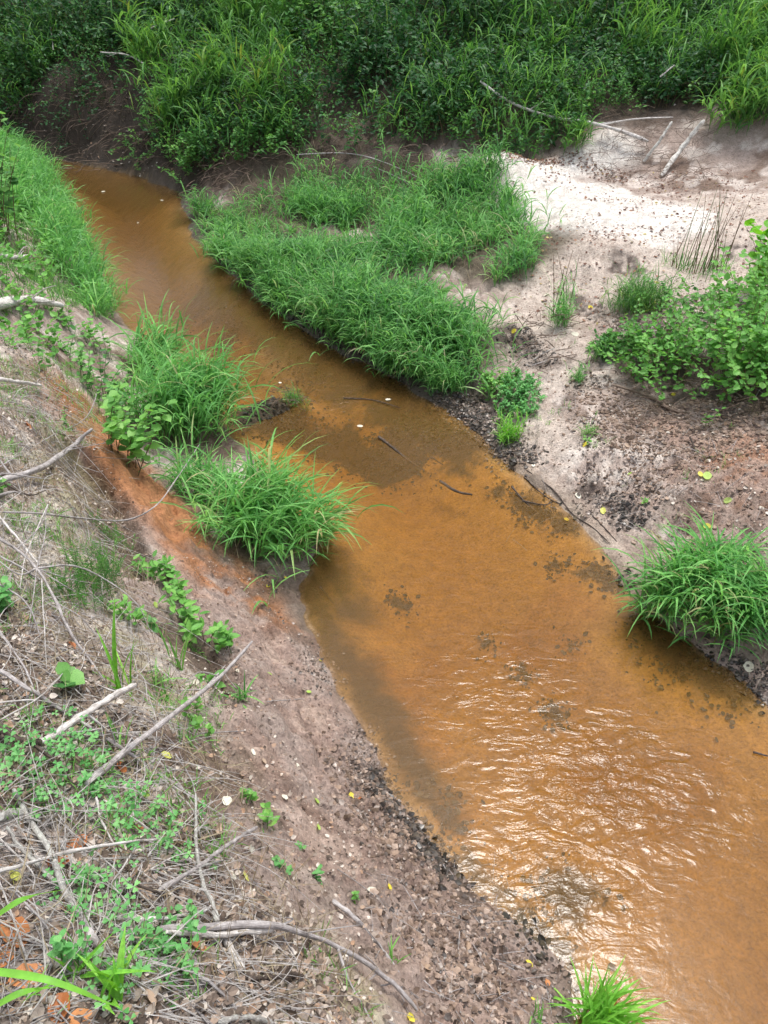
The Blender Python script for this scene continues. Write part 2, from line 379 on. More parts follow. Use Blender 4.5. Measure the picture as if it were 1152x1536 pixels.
# water: clear tea brown, seen through to the bed; ripples on the surface
m = bpy.data.materials.new('creek_water'); m.use_nodes = True; M['water'] = m
n, l = m.node_tree.nodes, m.node_tree.links; n.clear()
out = n.new('ShaderNodeOutputMaterial')
tr = n.new('ShaderNodeBsdfTransparent'); tr.inputs[0].default_value = (.97, .92, .84, 1)
df = n.new('ShaderNodeBsdfDiffuse'); df.inputs[0].default_value = (.38, .20, .05, 1)
gl = n.new('ShaderNodeBsdfGlossy'); gl.inputs['Roughness'].default_value = .15
mx = n.new('ShaderNodeMixShader'); mx.inputs[0].default_value = .17
fr = n.new('ShaderNodeFresnel'); fr.inputs['IOR'].default_value = 1.333
mx2 = n.new('ShaderNodeMixShader')
l.new(tr.outputs[0], mx.inputs[1]); l.new(df.outputs[0], mx.inputs[2])
l.new(fr.outputs[0], mx2.inputs[0]); l.new(mx.outputs[0], mx2.inputs[1]); l.new(gl.outputs[0], mx2.inputs[2]); l.new(mx2.outputs[0], out.inputs['Surface'])
ra = n.new('ShaderNodeAttribute'); ra.attribute_name = 'ripple'
tc = n.new('ShaderNodeTexCoord'); mp = n.new('ShaderNodeMapping'); mp.inputs['Rotation'].default_value = (0, 0, R_(-28)); mp.inputs['Scale'].default_value = (.7, 1.25, 1)
l.new(tc.outputs['Object'], mp.inputs['Vector'])
w1 = n.new('ShaderNodeTexNoise'); w1.inputs['Scale'].default_value = 9; w1.inputs['Detail'].default_value = 3.5; w1.inputs['Distortion'].default_value = 1.6
w2 = n.new('ShaderNodeTexNoise'); w2.inputs['Scale'].default_value = 38; w2.inputs['Detail'].default_value = 3; w2.inputs['Distortion'].default_value = .6
l.new(mp.outputs[0], w1.inputs['Vector']); l.new(mp.outputs[0], w2.inputs['Vector'])
b1 = n.new('ShaderNodeBump'); b1.inputs['Distance'].default_value = .024
b2 = n.new('ShaderNodeBump'); b2.inputs['Distance'].default_value = .003
l.new(ra.outputs['Fac'], b1.inputs['Strength']); l.new(ra.outputs['Fac'], b2.inputs['Strength'])
l.new(w1.outputs[0], b1.inputs['Height']); l.new(w2.outputs[0], b2.inputs['Height']); l.new(b1.outputs[0], b2.inputs['Normal'])
for s in (gl, fr): l.new(b2.outputs[0], s.inputs['Normal'])
va = n.new('ShaderNodeVolumeAbsorption'); va.inputs['Color'].default_value = (.68, .56, .26, 1); va.inputs['Density'].default_value = 2.2
l.new(va.outputs[0], out.inputs['Volume'])

def leafmat(name, stops, trans=.32, rough=.5, spec=.3, tint_tip=None, scale=18):
    """green (or dead) leaf: colour differs from leaf to leaf, light comes through"""
    m, n, l, b = mat(name); M[name] = m
    a = n.new('ShaderNodeAttribute'); a.attribute_name = 'rnd'
    r = ramp(n, l, a.outputs['Fac'], stops)
    x = noise_node(n, l, scale, 4, .6)
    r2 = ramp(n, l, x.outputs[0], [(.3, (.66, .66, .66)), (.7, (1.26, 1.26, 1.18))])
    c = mixc(n, l, r.outputs[0], r2.outputs[0], .8, 'MULTIPLY')
    if tint_tip:
        ta = n.new('ShaderNodeAttribute'); ta.attribute_name = 'along'
        rr = ramp(n, l, ta.outputs['Fac'], [(tint_tip[1], (0, 0, 0)), (tint_tip[2], (1, 1, 1))])
        c = mixc(n, l, c, tint_tip[0], rr.outputs[0])
    l.new(c, b.inputs['Base Color']); b.inputs['Roughness'].default_value = rough; b.inputs['Specular IOR Level'].default_value = spec
    if trans > 0:
        t = n.new('ShaderNodeBsdfTranslucent'); h = n.new('ShaderNodeHueSaturation'); h.inputs['Hue'].default_value = .485; h.inputs['Saturation'].default_value = 1.1; h.inputs['Value'].default_value = 1.5
        l.new(c, h.inputs['Color']); l.new(h.outputs[0], t.inputs[0])
        s = n.new('ShaderNodeMixShader'); s.inputs[0].default_value = trans
        l.new(b.outputs[0], s.inputs[1]); l.new(t.outputs[0], s.inputs[2]); l.new(s.outputs[0], n['Material Output'].inputs['Surface'])
    return m
leafmat('grass_blade', [(0, (.06, .20, .055)), (.4, (.13, .36, .10)), (.82, (.24, .52, .16)), (.93, (.30, .50, .18)), (1, (.46, .44, .24))], .4)
leafmat('bright_blade', [(0, (.12, .34, .04)), (.6, (.20, .50, .07)), (1, (.32, .60, .12))], .38)
leafmat('island_blade', [(0, (.035, .13, .035)), (.4, (.10, .29, .075)), (.78, (.21, .46, .13)), (.9, (.26, .42, .16)), (1, (.42, .40, .24))], .38)
leafmat('bank_blade', [(0, (.04, .13, .035)), (.5, (.09, .24, .055)), (.9, (.21, .44, .10)), (1, (.2, .28, .06))], .33)
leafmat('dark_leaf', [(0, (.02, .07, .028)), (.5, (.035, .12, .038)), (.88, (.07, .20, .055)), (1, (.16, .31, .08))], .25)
leafmat('mid_leaf', [(0, (.05, .17, .045)), (.5, (.11, .29, .07)), (1, (.20, .42, .11))], .32)
leafmat('fresh_leaf', [(0, (.10, .27, .06)), (.5, (.15, .38, .08)), (1, (.24, .48, .12))], .35)
leafmat('clover_leaf', [(0, (.09, .29, .08)), (.5, (.14, .38, .12)), (1, (.22, .48, .17))], .33)
leafmat('straw', [(0, (.16, .12, .08)), (.5, (.26, .21, .14)), (1, (.42, .36, .26))], .15, .7)
leafmat('litter_leaf', [(0, (.07, .052, .042)), (.3, (.19, .145, .12)), (.62, (.34, .285, .25)), (.8, (.33, .21, .14)), (.86, (.44, .38, .34)), (1, (.60, .55, .50))], .08, .75, .2, scale=60)
leafmat('wet_litter', [(0, (.03, .022, .018)), (.35, (.10, .070, .055)), (.8, (.20, .145, .115)), (.95, (.28, .22, .19)), (1, (.42, .36, .32))], 0, .38, .5, scale=60)
leafmat('sunk_litter', [(0, (.012, .011, .008)), (.6, (.035, .03, .02)), (1, (.09, .065, .035))], 0, .6, scale=60)
leafmat('red_fleck', [(0, (.10, .045, .03)), (.5, (.20, .10, .07)), (.9, (.30, .17, .11)), (1, (.45, .38, .15))], .05, .7)
leafmat('yellow_leaf', [(0, (.70, .58, .06)), (.5, (.78, .68, .10)), (1, (.62, .66, .18))], .25, .5, .3, scale=70)
leafmat('lime_leaf', [(0, (.34, .52, .10)), (1, (.48, .62, .2))], .3, .5, scale=70)
leafmat('pale_leaf', [(0, (.62, .58, .48)), (1, (.72, .70, .60))], .15, .6, scale=70)
leafmat('rust_leaf', [(0, (.30, .10, .035)), (.5, (.42, .15, .05)), (1, (.50, .22, .09))], .12, .55, .35, scale=45)
leafmat('tan_leaf', [(0, (.32, .22, .15)), (1, (.46, .35, .27))], .1, .65, scale=60)
leafmat('clod', [(0, (.10, .07, .052)), (.4, (.19, .135, .105)), (.85, (.29, .21, .165)), (1, (.40, .31, .26))], 0, .9, .2, scale=40)
leafmat('clay_clod', [(0, (.13, .085, .065)), (.5, (.30, .205, .16)), (1, (.45, .36, .30))], 0, .9, .2, scale=40)
leafmat('black_mud', [(0, (.016, .013, .011)), (.6, (.045, .036, .03)), (1, (.11, .09, .075))], 0, .35, .5, scale=40)
leafmat('moss', [(0, (.12, .13, .03)), (1, (.24, .25, .06))], .1, .9, .1, scale=90)
def woodmat(name, c0, c1, c2, scale=30):
    m, n, l, b = mat(name); M[name] = m
    t = n.new('ShaderNodeTexCoord'); x = n.new('ShaderNodeTexNoise'); x.inputs['Scale'].default_value = scale; x.inputs['Detail'].default_value = 8; x.inputs['Roughness'].default_value = .7
    w = n.new('ShaderNodeTexNoise'); w.inputs['Scale'].default_value = scale*5; w.inputs['Detail'].default_value = 4
    u = n.new('ShaderNodeAttribute'); u.attribute_name = 'grain'
    l.new(t.outputs['Object'], x.inputs['Vector']); l.new(u.outputs['Vector'], w.inputs['Vector'])
    r = ramp(n, l, x.outputs[0], [(.3, c0), (.52, c1), (.7, c2)]); r2 = ramp(n, l, w.outputs[0], [(.3, (.55, .53, .52)), (.6, (1.1, 1.1, 1.1))])
    c = mixc(n, l, r.outputs[0], r2.outputs[0], .9, 'MULTIPLY'); l.new(c, b.inputs['Base Color'])
    b.inputs['Roughness'].default_value = .85; b.inputs['Specular IOR Level'].default_value = .25
    bp = n.new('ShaderNodeBump'); bp.inputs['Strength'].default_value = .8; bp.inputs['Distance'].default_value = .003
    l.new(w.outputs[0], bp.inputs['Height']); l.new(bp.outputs[0], b.inputs['Normal'])
woodmat('grey_wood', (.20, .18, .17), (.38, .35, .34), (.56, .54, .53))
woodmat('pale_wood', (.34, .31, .28), (.56, .53, .50), (.74, .72, .70))
woodmat('dark_wood', (.03, .025, .02), (.08, .06, .05), (.17, .14, .12))
woodmat('brown_wood', (.09, .065, .05), (.18, .13, .10), (.30, .25, .21))
woodmat('lichen_wood', (.22, .20, .18), (.42, .41, .38), (.58, .62, .55), 60)
woodmat('birch_bark', (.28, .25, .22), (.62, .60, .55), (.75, .73, .70), 22)
woodmat('bark', (.03, .026, .022), (.07, .055, .045), (.12, .10, .08), 8)
woodmat('green_stem', (.06, .14, .03), (.10, .20, .05), (.16, .2, .08), 30)
woodmat('brown_stem', (.09, .06, .03), (.16, .11, .06), (.22, .2, .09), 30)

# ------------------------------------------------------------------ mesh building
def mesh(name, V, loops, sizes, attrs=None, smooth=False, cols=None):
    V = np.asarray(V, np.float32); loops = np.asarray(loops, np.int32).ravel(); sizes = np.asarray(sizes, np.int32)
    me = bpy.data.meshes.new(name)
    me.vertices.add(len(V)); me.vertices.foreach_set('co', V.ravel())
    me.loops.add(len(loops)); me.loops.foreach_set('vertex_index', loops)
    me.polygons.add(len(sizes)); st = np.concatenate([[0], np.cumsum(sizes)[:-1]]).astype(np.int32)
    me.polygons.foreach_set('loop_start', st)
    me.polygons.foreach_set('use_smooth', np.full(len(sizes), smooth))
    for k, v in (attrs or {}).items():
        v = np.asarray(v, np.float32)
        if v.ndim == 2: at = me.attributes.new(k, 'FLOAT_VECTOR', 'POINT'); at.data.foreach_set('vector', v.ravel())
        else: at = me.attributes.new(k, 'FLOAT', 'POINT'); at.data.foreach_set('value', v)
    if cols is not None:
        at = me.color_attributes.new('Col', 'FLOAT_COLOR', 'POINT')
        at.data.foreach_set('color', np.concatenate([cols, np.ones((len(cols), 1))], 1).astype(np.float32).ravel())
    me.update(calc_edges=True); me.validate()
    return me
class G:
    """gathers vertex and face arrays, then links them as one mesh object"""
    def __init__(s): s.V = []; s.F = []; s.S = []; s.r = []; s.t = []; s.g = []; s.n = 0
    def add(s, V, faces, rnd, along=None, grain=None):
        V = np.asarray(V, float).reshape(-1, 3); faces = np.asarray(faces)
        s.V.append(V); s.F.append((faces+s.n).ravel()); s.S.append(np.full(len(faces), faces.shape[1]))
        s.r.append(np.broadcast_to(rnd, len(V)).astype(float)); s.t.append(np.zeros(len(V)) if along is None else np.broadcast_to(along, len(V)))
        s.g.append(np.zeros((len(V), 3)) if grain is None else grain)
        s.n += len(V)
    def data(s, name, origin=(0, 0, 0), smooth=False):
        V = np.concatenate(s.V)-np.array(origin)
        return mesh(name, V, np.concatenate(s.F), np.concatenate(s.S), {'rnd': np.concatenate(s.r), 'along': np.concatenate(s.t), 'grain': np.concatenate(s.g)}, smooth)
    def build(s, name, m, parent=None, origin=(0, 0, 0), smooth=False, kind=None):
        me = s.data(name, origin, smooth); me.materials.append(M[m])
        return put(name, me, parent, None if parent else origin, kind)
def put(name, me, parent=None, loc=None, kind=None):
    o = bpy.data.objects.new(name, me); COL.objects.link(o)
    if parent: o.parent = parent
    if loc is not None: o.location = loc
    if kind: o['kind'] = kind
    return o
def tag(o, label=None, cat=None, group=None, kind=None):
    for k, v in (('label', label), ('category', cat), ('group', group), ('kind', kind)):
        if v: o[k] = v
    return o
def thing(name, loc, label, cat, group=None):
    o = bpy.data.objects.new(name, None); COL.objects.link(o); o.location = loc; o.empty_display_size = .1
    return tag(o, label, cat, group)

def centre(base, az, th0, droop, L, pw=1.3, seg=6, wob=0.):
    """curved centre lines; (N,seg+1,3) points. th = angle from the vertical, growing along the line"""
    N = len(az); P_ = np.zeros((N, seg+1, 3)); P_[:, 0] = base
    TH = np.zeros((N, seg+1))
    a = az.copy()
    for k in range(seg+1): TH[:, k] = th0+droop*((k+.0)/seg)**pw
    for k in range(seg):
        t = .5*(TH[:, k]+TH[:, k+1]); st = L/seg
        if wob: a = a+rng.normal(0, wob, N)
        P_[:, k+1] = P_[:, k]+np.stack([np.sin(t)*np.cos(a)*st, np.sin(t)*np.sin(a)*st, np.cos(t)*st], 1)
    return P_, TH, a
PROF = {5: [.55, .95, 1, .8, .5, .03], 4: [.6, 1, .95, .6, .03], 3: [.7, 1, .7, .03], 6: [.5, .9, 1, .95, .75, .42, .03], 2: [.8, 1, .03]}
def ribbons(g, base, az, th0, droop, L, W, rnd, seg=5, pw=1.3, prof=None, twist=.5, wob=0., fold=False):
    P_, TH, a = centre(base, az, th0, droop, L, pw, seg, wob)
    N = len(az); pr = np.array(prof or PROF[seg])
    tw = rng.normal(0, twist, N)
    side = np.stack([-np.sin(az)*np.cos(tw), np.cos(az)*np.cos(tw), np.sin(tw)], 1)
    off = side[:, None, :]*(W[:, None, None]*.5*pr[None, :, None])
    if fold:   # a V-shaped blade with a keel
        nrm = np.stack([-np.cos(TH)*np.cos(az)[:, None], -np.cos(TH)*np.sin(az)[:, None], np.sin(TH)], 2)
        lift = nrm*(W[:, None, None]*.22*pr[None, :, None])
        V = np.stack([P_-off+lift, P_, P_+off+lift], 2); k = 3
    else: V = np.stack([P_-off, P_+off], 2); k = 2
    f = []
    for s in range(seg):
        for q in range(k-1): f.append([s*k+q, s*k+q+1, (s+1)*k+q+1, (s+1)*k+q])
    f = np.array(f); F = (f[None]+(np.arange(N)*(seg+1)*k)[:, None, None]).reshape(-1, 4)
    g.add(V.reshape(-1, 3), F, np.repeat(rnd, (seg+1)*k), np.tile(np.repeat(np.linspace(0, 1, seg+1), k), N))
    return P_
def U(a, b, n=None): return rng.uniform(a, b, n)
def grass_culms(g, base, height, lean=.35, droop=.7, nb=5, bl=.22, bw=.007, blade_droop=1.6, stemw=.004, seg=5, fold=False, bend_az=None, bright=0., top=.98, low=.25, rb=None):
    """standing culms with arching blades growing from their nodes"""
    N = len(base); az = U(0, 2*np.pi, N)
    if bend_az is not None: az = bend_az+rng.normal(0, 1.0, N)
    h = height*U(.4, 1.2, N); th0 = np.abs(rng.normal(0, lean*.5, N))
    r = np.clip(rng.beta(2.2, 2.6, N)+bright, 0, 1)
    if rb is not None: r = np.clip(r*.5+rb, 0, 1)
    Pc = ribbons(g, base, az, th0, droop*U(.5, 1.3, N), h, np.full(N, stemw), r*.8, seg=4, prof=[1, .9, .8, .6, .2])
    idx = np.repeat(np.arange(N), nb); fr = np.tile(np.linspace(low, top, nb), N)+U(-.06, .06, N*nb); fr = np.clip(fr, .03, .99)*4
    i0 = np.minimum(fr.astype(int), 3); w = (fr-i0)[:, None]
    b = Pc[idx, i0]*(1-w)+Pc[idx, i0+1]*w
    a = U(0, 2*np.pi, N*nb); n2 = len(a)
    if bend_az is not None: a = np.where(U(0, 1, n2) < .5, bend_az+rng.normal(0, .9, n2), a)
    ribbons(g, b, a, U(.15, .7, n2), blade_droop*U(.45, 1.25, n2), bl*U(.55, 1.2, n2), bw*U(.7, 1.2, n2), np.clip(r[idx]+U(-.2, .2, n2), 0, 1), seg=seg, fold=fold)
def tuft_blades(g, base, L, W, lean=.5, droop=1.4, bend_az=None, seg=5, fold=False, bright=0., spread=1.):
    N = len(base); az = U(0, 2*np.pi, N)
    if bend_az is not None: az = np.where(U(0, 1, N) < .55, bend_az+rng.normal(0, .8, N), az)
    ribbons(g, base, az, np.abs(rng.normal(0, lean, N)), droop*U(.3, 1.3, N), L*U(.5, 1.15, N), W*U(.6, 1.2, N), np.clip(rng.beta(2, 2.4, N)+bright, 0, 1), seg=seg, fold=fold)
LEAF8 = (np.array([[0, 0, 0], [0, .33, -.05], [0, .7, -.06], [0, 1, .0], [-.36, .3, .03], [-.32, .66, .03], [.36, .3, .03], [.32, .66, .03]]),
         np.array([[0, 1, 4], [1, 2, 5], [1, 5, 4], [2, 3, 5], [0, 6, 1], [1, 7, 2], [1, 6, 7], [2, 7, 3]]))
LEAF4 = (np.array([[0, 0, 0], [-.3, .48, .05], [0, 1, -.04], [.3, .48, .05]]), np.array([[0, 3, 2], [0, 2, 1]]))
ROUND = None
def bake_leaves(g, pos, az, pitch, roll, size, rnd, tpl=LEAF8, aspect=1.):
    """leaf shapes: y axis points to az and up by pitch"""
    N = len(pos); T = tpl[0]*np.array([aspect, 1, 1])
    ca, sa, cp, sp, cr, sr = np.cos(az), np.sin(az), np.cos(pitch), np.sin(pitch), np.cos(roll), np.sin(roll)
    Y = np.stack([ca*cp, sa*cp, sp], 1); X0 = np.stack([sa, -ca, 0*sa], 1); Z0 = np.cross(X0, Y)
    X = X0*cr[:, None]+Z0*sr[:, None]; Z = -X0*sr[:, None]+Z0*cr[:, None]
    V = pos[:, None]+size[:, None, None]*(T[None, :, 0:1]*X[:, None]+T[None, :, 1:2]*Y[:, None]+T[None, :, 2:3]*Z[:, None])
    k = len(T); F = (tpl[1][None]+(np.arange(N)*k)[:, None, None]).reshape(-1, tpl[1].shape[1])
    g.add(V.reshape(-1, 3), F, np.repeat(rnd, k))
def sprigs(gs, gl, base, height, lean=.6, droop=.8, nl=12, ls=.04, aspect=1., start=.25, tpl=LEAF8, stemw=.004, bright=0., pairs=False, pw=1.2, leafpitch=.2, bend_az=None):
    """leafy stems: ribbons for the stems, leaves along the upper part"""
    N = len(base); az = U(0, 2*np.pi, N)
    if bend_az is not None: az = bend_az+rng.normal(0, .9, N)
    P_ = ribbons(gs, base, az, np.abs(rng.normal(0, lean*.6, N)), droop*U(.4, 1.2, N), height*U(.55, 1.1, N), np.full(N, stemw), U(0, 1, N), seg=5, prof=[1, .9, .8, .7, .5, .3], pw=pw, wob=.15)
    idx = np.repeat(np.arange(N), nl); fr = np.clip(np.tile(np.linspace(start, 1, nl), N)+U(-.03, .03, N*nl), 0, .999)*5
    i0 = np.minimum(fr.astype(int), 4); w = (fr-i0)[:, None]
    b = P_[idx, i0]*(1-w)+P_[idx, i0+1]*w; n2 = len(idx)
    a = az[idx]+np.where(np.tile(np.arange(nl) % 2, N) == 0, 1, -1)*U(.5, 1.5, n2)+(U(0, 1, n2) < .2)*np.pi
    base_r = np.clip(rng.beta(2, 2.5, N)+bright, 0, 1)[idx]
    bake_leaves(gl, b, a, rng.normal(leafpitch, .4, n2), rng.normal(0, .4, n2), ls*U(.55, 1.15, n2), np.clip(base_r+U(-.2, .2, n2), 0, 1), tpl, aspect)
def tube(g, pts, r, sides=7, rnd=.5, knob=.0, seed=0, cap=True):
    pts = np.array(pts, float); n = len(pts); r = np.broadcast_to(r, n).astype(float)
    T = np.gradient(pts, axis=0); T /= np.linalg.norm(T, axis=1)[:, None]+1e-9
    ref = np.array([0, 0, 1.]) if abs(T[0, 2]) < .9 else np.array([1., 0, 0])
    A = np.cross(T, ref); A /= np.linalg.norm(A, axis=1)[:, None]+1e-9; B_ = np.cross(T, A)
    ang = np.linspace(0, 2*np.pi, sides, endpoint=False)
    rr = r[:, None]*(1+knob*fbm(np.arange(n)[:, None]*.35+seed*7.1, np.cos(ang)[None]*1.2+np.sin(ang)[None]*.7+seed, .6, 3, seed))
    V = pts[:, None]+rr[..., None]*(np.cos(ang)[None, :, None]*A[:, None]+np.sin(ang)[None, :, None]*B_[:, None])
    f = [[i*sides+k, i*sides+(k+1) % sides, (i+1)*sides+(k+1) % sides, (i+1)*sides+k] for i in range(n-1) for k in range(sides)]
    ln = np.concatenate([[0], np.cumsum(np.linalg.norm(np.diff(pts, axis=0), axis=1))])
    gr = np.stack([np.broadcast_to(ln[:, None]*.25, (n, sides)), np.broadcast_to(np.cos(ang)*.03, (n, sides)), np.broadcast_to(np.sin(ang)*.03, (n, sides))], 2).reshape(-1, 3)+seed
    g.add(V.reshape(-1, 3), f, rnd, None, gr)
    if cap:
        for e, c in ((0, pts[0]-T[0]*r[0]*.3), (n-1, pts[-1]+T[-1]*r[-1]*.5)):
            ring = V[e]; vv = np.concatenate([ring, c[None]]); ff = [[k, (k+1) % sides, sides] if e else [(k+1) % sides, k, sides] for k in range(sides)]
            g.add(vv, ff, rnd, None, np.tile(gr[e*sides], (sides+1, 1)))
def spline(pts, n=24):
    pts = np.array(pts, float)
    if len(pts) == 2:
        t = np.linspace(0, 1, n)[:, None]; return pts[0]*(1-t)+pts[1]*t
    Q = np.concatenate([[2*pts[0]-pts[1]], pts, [2*pts[-1]-pts[-2]]]); out = []
    m = len(pts)-1; per = max(2, n//m)
    for i in range(m):
        p0, p1, p2, p3 = Q[i:i+4]
        for t in np.linspace(0, 1, per, endpoint=False):
            out.append(.5*((2*p1)+(-p0+p2)*t+(2*p0-5*p1+4*p2-p3)*t*t+(-p0+3*p1-3*p2+p3)*t**3))
    out.append(pts[-1]); return np.array(out)
def over_ground(pts):
    """(photo x, photo y, height above the ground) -> points"""
    out = []
    for q in pts:
        p = hit(q[0], q[1], H, above=q[2] if len(q) > 2 else .02); out.append([p[0], p[1], p[2]+(q[2] if len(q) > 2 else .02)])
    return np.array(out)
def scatter_poly(pix, n, z=None, edge=0.):
    """n random spots inside a patch of ground outlined by places in the photograph"""
    q = np.array(H2(pix)) if z is None else np.array(W2(pix, z))
    lo_, hi_ = q.min(0), q.max(0); out = np.zeros((0, 2))
    while len(out) < n:
        c = U(0, 1, (n*3, 2))*(hi_-lo_)+lo_
        c = c[inside(c[:, 0], c[:, 1], q)]; out = np.concatenate([out, c])
    return out[:n]
def on_ground(xy, dz=0.): return np.stack([xy[:, 0], xy[:, 1], gz(xy[:, 0], xy[:, 1])+dz], 1)
def disc(c, r, n, ry=None, pw=.6):
    a = U(0, 2*np.pi, n); d = U(0, 1, n)**pw
    return np.stack([c[0]+r*d*np.cos(a), c[1]+(ry or r)*d*np.sin(a)], 1)

# ------------------------------------------------------------------ the ground: one sheet, banks and bed in one
ny, nx = GX.shape
ii = np.arange(ny*nx).reshape(ny, nx)
F4 = np.stack([ii[:-1, :-1], ii[:-1, 1:], ii[1:, 1:], ii[1:, :-1]], -1).reshape(-1, 4)
wet = np.clip(np.maximum(wetrim*.8, np.maximum(darkm*.5, under)), 0, 1)
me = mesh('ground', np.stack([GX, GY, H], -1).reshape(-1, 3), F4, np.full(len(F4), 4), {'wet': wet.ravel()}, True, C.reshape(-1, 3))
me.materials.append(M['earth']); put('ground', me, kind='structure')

# water surface, gently rippled
wx = grade(-16, 8, -1.6, 2.8, .02, 1.03); wy = [-9.0]
while wy[-1] < .4: wy.append(wy[-1]+.15)
while wy[-1] < 17.5: wy.append(wy[-1]+.016*max(1, wy[-1]/2.5))
wy = np.array(wy); WX, WY = np.meshgrid(wx, wy)
rip = .075+.05*np.clip(fbm(WX, WY, .5, 3, 510), 0, 1)
def riffle(px, py, r, a, ry=None):
    global rip
    q = at_z(px, py, 0); rip = np.maximum(rip, a*np.exp(-((WX-q[0])/r)**2-((WY-q[1])/(ry or r))**2))
riffle(900, 1170, .5, .9, .45); riffle(840, 1310, .38, .75, .33); riffle(680, 880, .6, .25, .8); riffle(500, 600, .5, .55, .5); riffle(640, 980, .4, .2, .5)
riffle(1000, 1190, .5, .6, .4)
riffle(760, 1040, .6, .45); riffle(180, 350, 1, .3)
cph = (WX*.55+WY*.9+.22*fbm(WX, WY, .7, 3, 500)*3)
WZ = .0012*rip*np.sin(cph*2*np.pi/.16)+.004*rip*fbm(WX, WY, .11, 4, 505)
keep = _lookup(H, WX, WY) < .05
kk = keep[:-1, :-1] | keep[1:, :-1] | keep[:-1, 1:] | keep[1:, 1:]
kk &= (sdist(WX, WY) < .4)[:-1, :-1]
wi = np.arange(WX.size).reshape(WX.shape)
F4 = np.stack([wi[:-1, :-1], wi[:-1, 1:], wi[1:, 1:], wi[1:, :-1]], -1)[kk]
used = np.unique(F4); remap = np.zeros(WX.size, int); remap[used] = np.arange(len(used))
V = np.stack([WX, WY, WZ], -1).reshape(-1, 3)[used]
me = mesh('creek_water', V, remap[F4].reshape(-1, 4), np.full(len(F4), 4), {'ripple': rip.ravel()[used]}, True)
me.materials.append(M['water']); put('creek_water', me, kind='structure')

# ------------------------------------------------------------------ grass on the island: a thick stand
def stuff(name, g, m, label=None, cat=None, smooth=False):
    return tag(g.build(name, m, kind='stuff', smooth=smooth), label, cat)
ISL = [(283,318),(330,345),(385,388),(400,430),(470,490),(560,545),(640,580),(725,560),(735,500),(690,462),(640,445),(690,425),(780,425),(805,350),(770,300),(740,250),(640,265),(520,282),(400,290),(370,318)]
def shore_strip(n, x0=-2.3, x1=1.0, w=.62):
    Q = np.array(Rw[9:17]); k = rng.integers(0, len(Q)-1, n); t = U(0, 1, n)[:, None]; p = Q[k]*(1-t)+Q[k+1]*t
    e = Q[k+1]-Q[k]; nr = np.stack([-e[:, 1], e[:, 0]], 1); nr /= np.linalg.norm(nr, axis=1)[:, None]; nr *= np.where(nr[:, :1] > 0, 1, -1)
    return p+nr*U(0, 1, n)[:, None]*w
g = G()
xy = np.concatenate([scatter_poly(ISL, 5200), shore_strip(5200)])
cc = xy[rng.permutation(len(xy))[:1500]]; cc = cc[~((fbm(cc[:, 0], cc[:, 1], .5, 3, 620) < -.12))]; kk_ = rng.integers(0, len(cc), 7500)
xy = cc[kk_]+rng.normal(0, .075, (7500, 2))*np.where(U(0, 1, 7500) < .12, 3, 1)[:, None]; crb = rng.normal(.22, .17, len(cc))[kk_]; chh = U(.7, 1.25, len(cc))[kk_]
tipc = ground(345, 365); s_ = sdist(xy[:, 0], xy[:, 1]); tipd = np.hypot((xy[:, 0]-tipc[0])/1.1, (xy[:, 1]-tipc[1])/1.0)
ok = (s_ > .06+.05*U(0, 1, len(xy))) & ((tipd > 1) | (U(0, 1, len(xy)) < .12)); xy = xy[ok]; crb = crb[ok]; chh = chh[ok]; tipd = tipd[ok]
big = sstep(-.35, .35, fbm(xy[:, 0], xy[:, 1], .7, 3, 600))
thin = (xy[:, 0] < -1.55)                           # short turf at the upstream tip
hh = (.20+.18*big)*chh*(1+.55*fbm(xy[:, 0], xy[:, 1], .4, 3, 640))*(.8+.2*sstep(.0, .35, sdist(xy[:, 0], xy[:, 1])))*(.4+.6*sstep(.9, 1.7, tipd))
midl = seg_dist(xy[:, 0], xy[:, 1], H2([(340,345),(450,352),(560,392),(640,428),(720,455)])); hh *= .38+.62*sstep(.05, .38, midl)
hh *= np.where(midl*0+xy[:, 1] > np.interp(xy[:, 0], [-2, 1], [9.6, 7.4]), 1.08, .88)
grass_culms(g, on_ground(xy, -.01), hh, lean=.4, droop=.6, nb=5, bl=.26, bw=.0125, blade_droop=1.8, stemw=.005, seg=4, low=.25, rb=crb)
for _ in range(34):                                 # ragged clumps leaning out over the water
    Q_ = np.array(Rw[10:17]); k_ = rng.integers(0, len(Q_)-1); t_ = U(0, 1); e_ = Q_[k_]*(1-t_)+Q_[k_+1]*t_+np.array([.07, .09])
    n_ = rng.integers(8, 24); p_ = e_+rng.normal(0, U(.05, .12), (n_, 2)); p_ = p_[sdist(p_[:, 0], p_[:, 1]) > -.01]
    if len(p_): grass_culms(g, on_ground(p_, -.01), np.full(len(p_), U(.18, .38)), lean=.7, droop=1.1, nb=5, bl=U(.2, .32), bw=.0135, blade_droop=1.9, seg=5, bend_az=-2.2, low=.1, rb=np.full(len(p_), U(.1, .5)))
edge = scatter_poly([(380,385),(400,420),(470,480),(560,535),(660,590),(700,590),(640,540),(540,500),(450,440)], 900)
edge = edge[sdist(edge[:, 0], edge[:, 1]) > .02]
grass_culms(g, on_ground(edge, -.01), np.full(len(edge), .36), lean=.6, droop=1.2, nb=5, bl=.22, bw=.008, blade_droop=1.9, seg=4, bend_az=-2.3, low=.1)
stuff('island_grass', g, 'island_blade', 'thick stand of long green grass covering the low island in the creek', 'grass')
g = G()
xy = scatter_poly([(283,315),(330,345),(395,400),(470,460),(450,390),(420,340),(370,318)], 1200)
xy = xy[sdist(xy[:, 0], xy[:, 1]) > .0]
tuft_blades(g, on_ground(xy, -.005), .19, .006, lean=.6, droop=1.0, seg=3, bright=.1)
stuff('short_turf', g, 'bank_blade', 'short dull green turf on the upstream tip of the island', 'grass')
